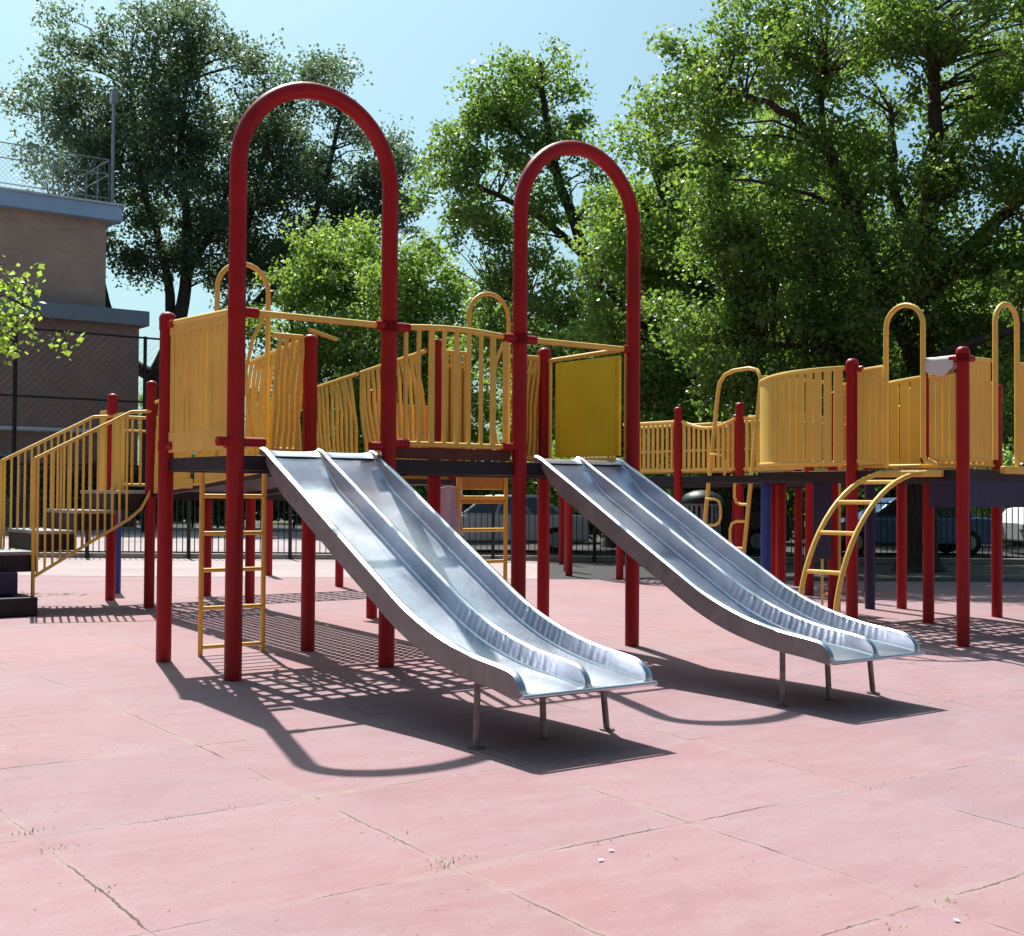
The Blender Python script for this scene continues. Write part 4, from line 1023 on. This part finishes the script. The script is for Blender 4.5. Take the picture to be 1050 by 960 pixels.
# ------------------------------------------------------------------ weeds in the joints, fallen petals
def weeds():
    rng = np.random.default_rng(5); pts = []
    js = [(-1.16, -4.57, 1.0), (-1.1, -4.5, .9), (-2.43, -3.5, .8), (-2.44, -3.2, .9), (-2.43, -4.1, .5), (-1.9, -3.3, .5), (-1.55, -3.31, .5), (-1.10, -4.1, .4), (.30, -6.0, .6), (.34, -5.8, .35), (-1.13, -3.33, .3), (-.4, -4.66, .35), (1.58, -4.66, .3), (-.15, -6.06, .4), (-2.42, -4.8, .4)]
    V = []; F = []
    for (u, v, s) in js:
        for k in range(int(20*s)):
            du, dv = rng.normal(size=2)*(.05, .025)
            base = np.array((u+du, v+dv, gz(v+dv)-.002)); a = rng.uniform(0, 2*np.pi); lean = rng.uniform(.2, 1.0)
            L = rng.uniform(.008, .022)*(.6+.6*s); w = .003
            d = np.array((math.cos(a)*lean, math.sin(a)*lean, 1)); d /= np.linalg.norm(d)
            sd = np.array((-math.sin(a), math.cos(a), 0))*w
            o = len(V); V += [base-sd, base+sd, base+d*L*.6+sd*.7, base+d*L*.6-sd*.7, base+d*L+np.array((d[0], d[1], -.3))*L*.3]
            F += [(o, o+1, o+2, o+3), (o+3, o+2, o+4)]
    m = MB(); m.add([tuple(x) for x in V], F); g = m.build('grass', 'grass')
    g.location = (OX, OY, 0); g.rotation_euler = (0, 0, ANG)
    tag(g, 'small grass weeds growing in the paving joints', 'grass', kind='stuff')
weeds()
def litter():
    rng = random.Random(3); m = MB()
    for (u, v) in ((-.42, -4.78), (-.55, -4.86), (.12, -6.15)):
        z = gz(v)+.006; V = []; n = 9; r = .014
        for k in range(n): a = 2*math.pi*k/n; rr = r*rng.uniform(.7, 1.2); V.append((rr*math.cos(a), rr*.7*math.sin(a), .004*rng.random()))
        V.append((0, 0, .008))
        mm = MB(); mm.add(V, [(k, (k+1) % n, n) for k in range(n)] + [tuple(reversed(range(n)))], True)
        o = mm.build('petal', 'cloth'); o.location = W(u, v, z); o.rotation_euler = (0, 0, rng.random()*6)
        tag(o, 'small white petal lying on the pink paving', 'petal', 'white petals on the pink paving')
litter()

# ------------------------------------------------------------------ light, sky, camera
SUN = Vector((-.2376, .6475, 1.0)).normalized()
el = math.asin(SUN.z); az = math.atan2(SUN.x, SUN.y)
sd = bpy.data.lights.new('sun', 'SUN'); sd.energy = 5.0; sd.angle = R(.53); sd.color = (1, .965, .91)
so = bpy.data.objects.new('sun', sd); COL.objects.link(so); so.rotation_euler = SUN.to_track_quat('Z', 'Y').to_euler(); so.location = (-8, 20, 30)
w = bpy.data.worlds.new('World'); scene.world = w; w.use_nodes = True
nt = w.node_tree; nt.nodes.clear()
sk = nt.nodes.new('ShaderNodeTexSky'); sk.sky_type = 'NISHITA'; sk.sun_disc = False
sk.sun_elevation = el; sk.sun_rotation = az; sk.air_density = .85; sk.dust_density = 3.4; sk.ozone_density = 1.2; sk.altitude = 10
bg = nt.nodes.new('ShaderNodeBackground'); bg.inputs['Strength'].default_value = .080
ou = nt.nodes.new('ShaderNodeOutputWorld'); 
tn = nt.nodes.new('ShaderNodeMix'); tn.data_type = 'RGBA'; tn.blend_type = 'MULTIPLY'; tn.inputs[0].default_value = 1; tn.inputs[7].default_value = (.87, 1.23, 1.22, 1)
nt.links.new(sk.outputs[0], tn.inputs[6]); nt.links.new(tn.outputs[2], bg.inputs[0]); nt.links.new(bg.outputs[0], ou.inputs[0])

cd = bpy.data.cameras.new('camera'); cd.sensor_width = 36; cd.sensor_fit = 'HORIZONTAL'; cd.lens = 36*1330/1050; cd.clip_end = 3000; cd.clip_start = .05
co = bpy.data.objects.new('camera', cd); COL.objects.link(co)
th = math.atan(29/1330); roll = -.0065
fwd = Vector((0, math.cos(th), math.sin(th))); right = Vector((1, 0, 0)); upv = right.cross(fwd)
r2 = right*math.cos(roll) + upv*math.sin(roll)*-1; 
r2 = right*math.cos(.0065) + upv*math.sin(.0065); u2 = upv*math.cos(.0065) - right*math.sin(.0065)
mat = Matrix((r2, u2, -fwd)).transposed().to_4x4(); mat.translation = Vector((0, 0, 1.4))
co.matrix_world = mat
scene.camera = co
vs_ = scene.view_settings; vs_.view_transform = 'Standard'; vs_.look = 'None'; vs_.exposure = .46; vs_.gamma = 1; vs_.use_curve_mapping = False
scene.cycles.max_bounces = 8; scene.cycles.diffuse_bounces = 3; scene.cycles.glossy_bounces = 3; scene.cycles.transmission_bounces = 4
scene.cycles.use_denoising = True
scene.cycles.caustics_reflective = False; scene.cycles.caustics_refractive = False
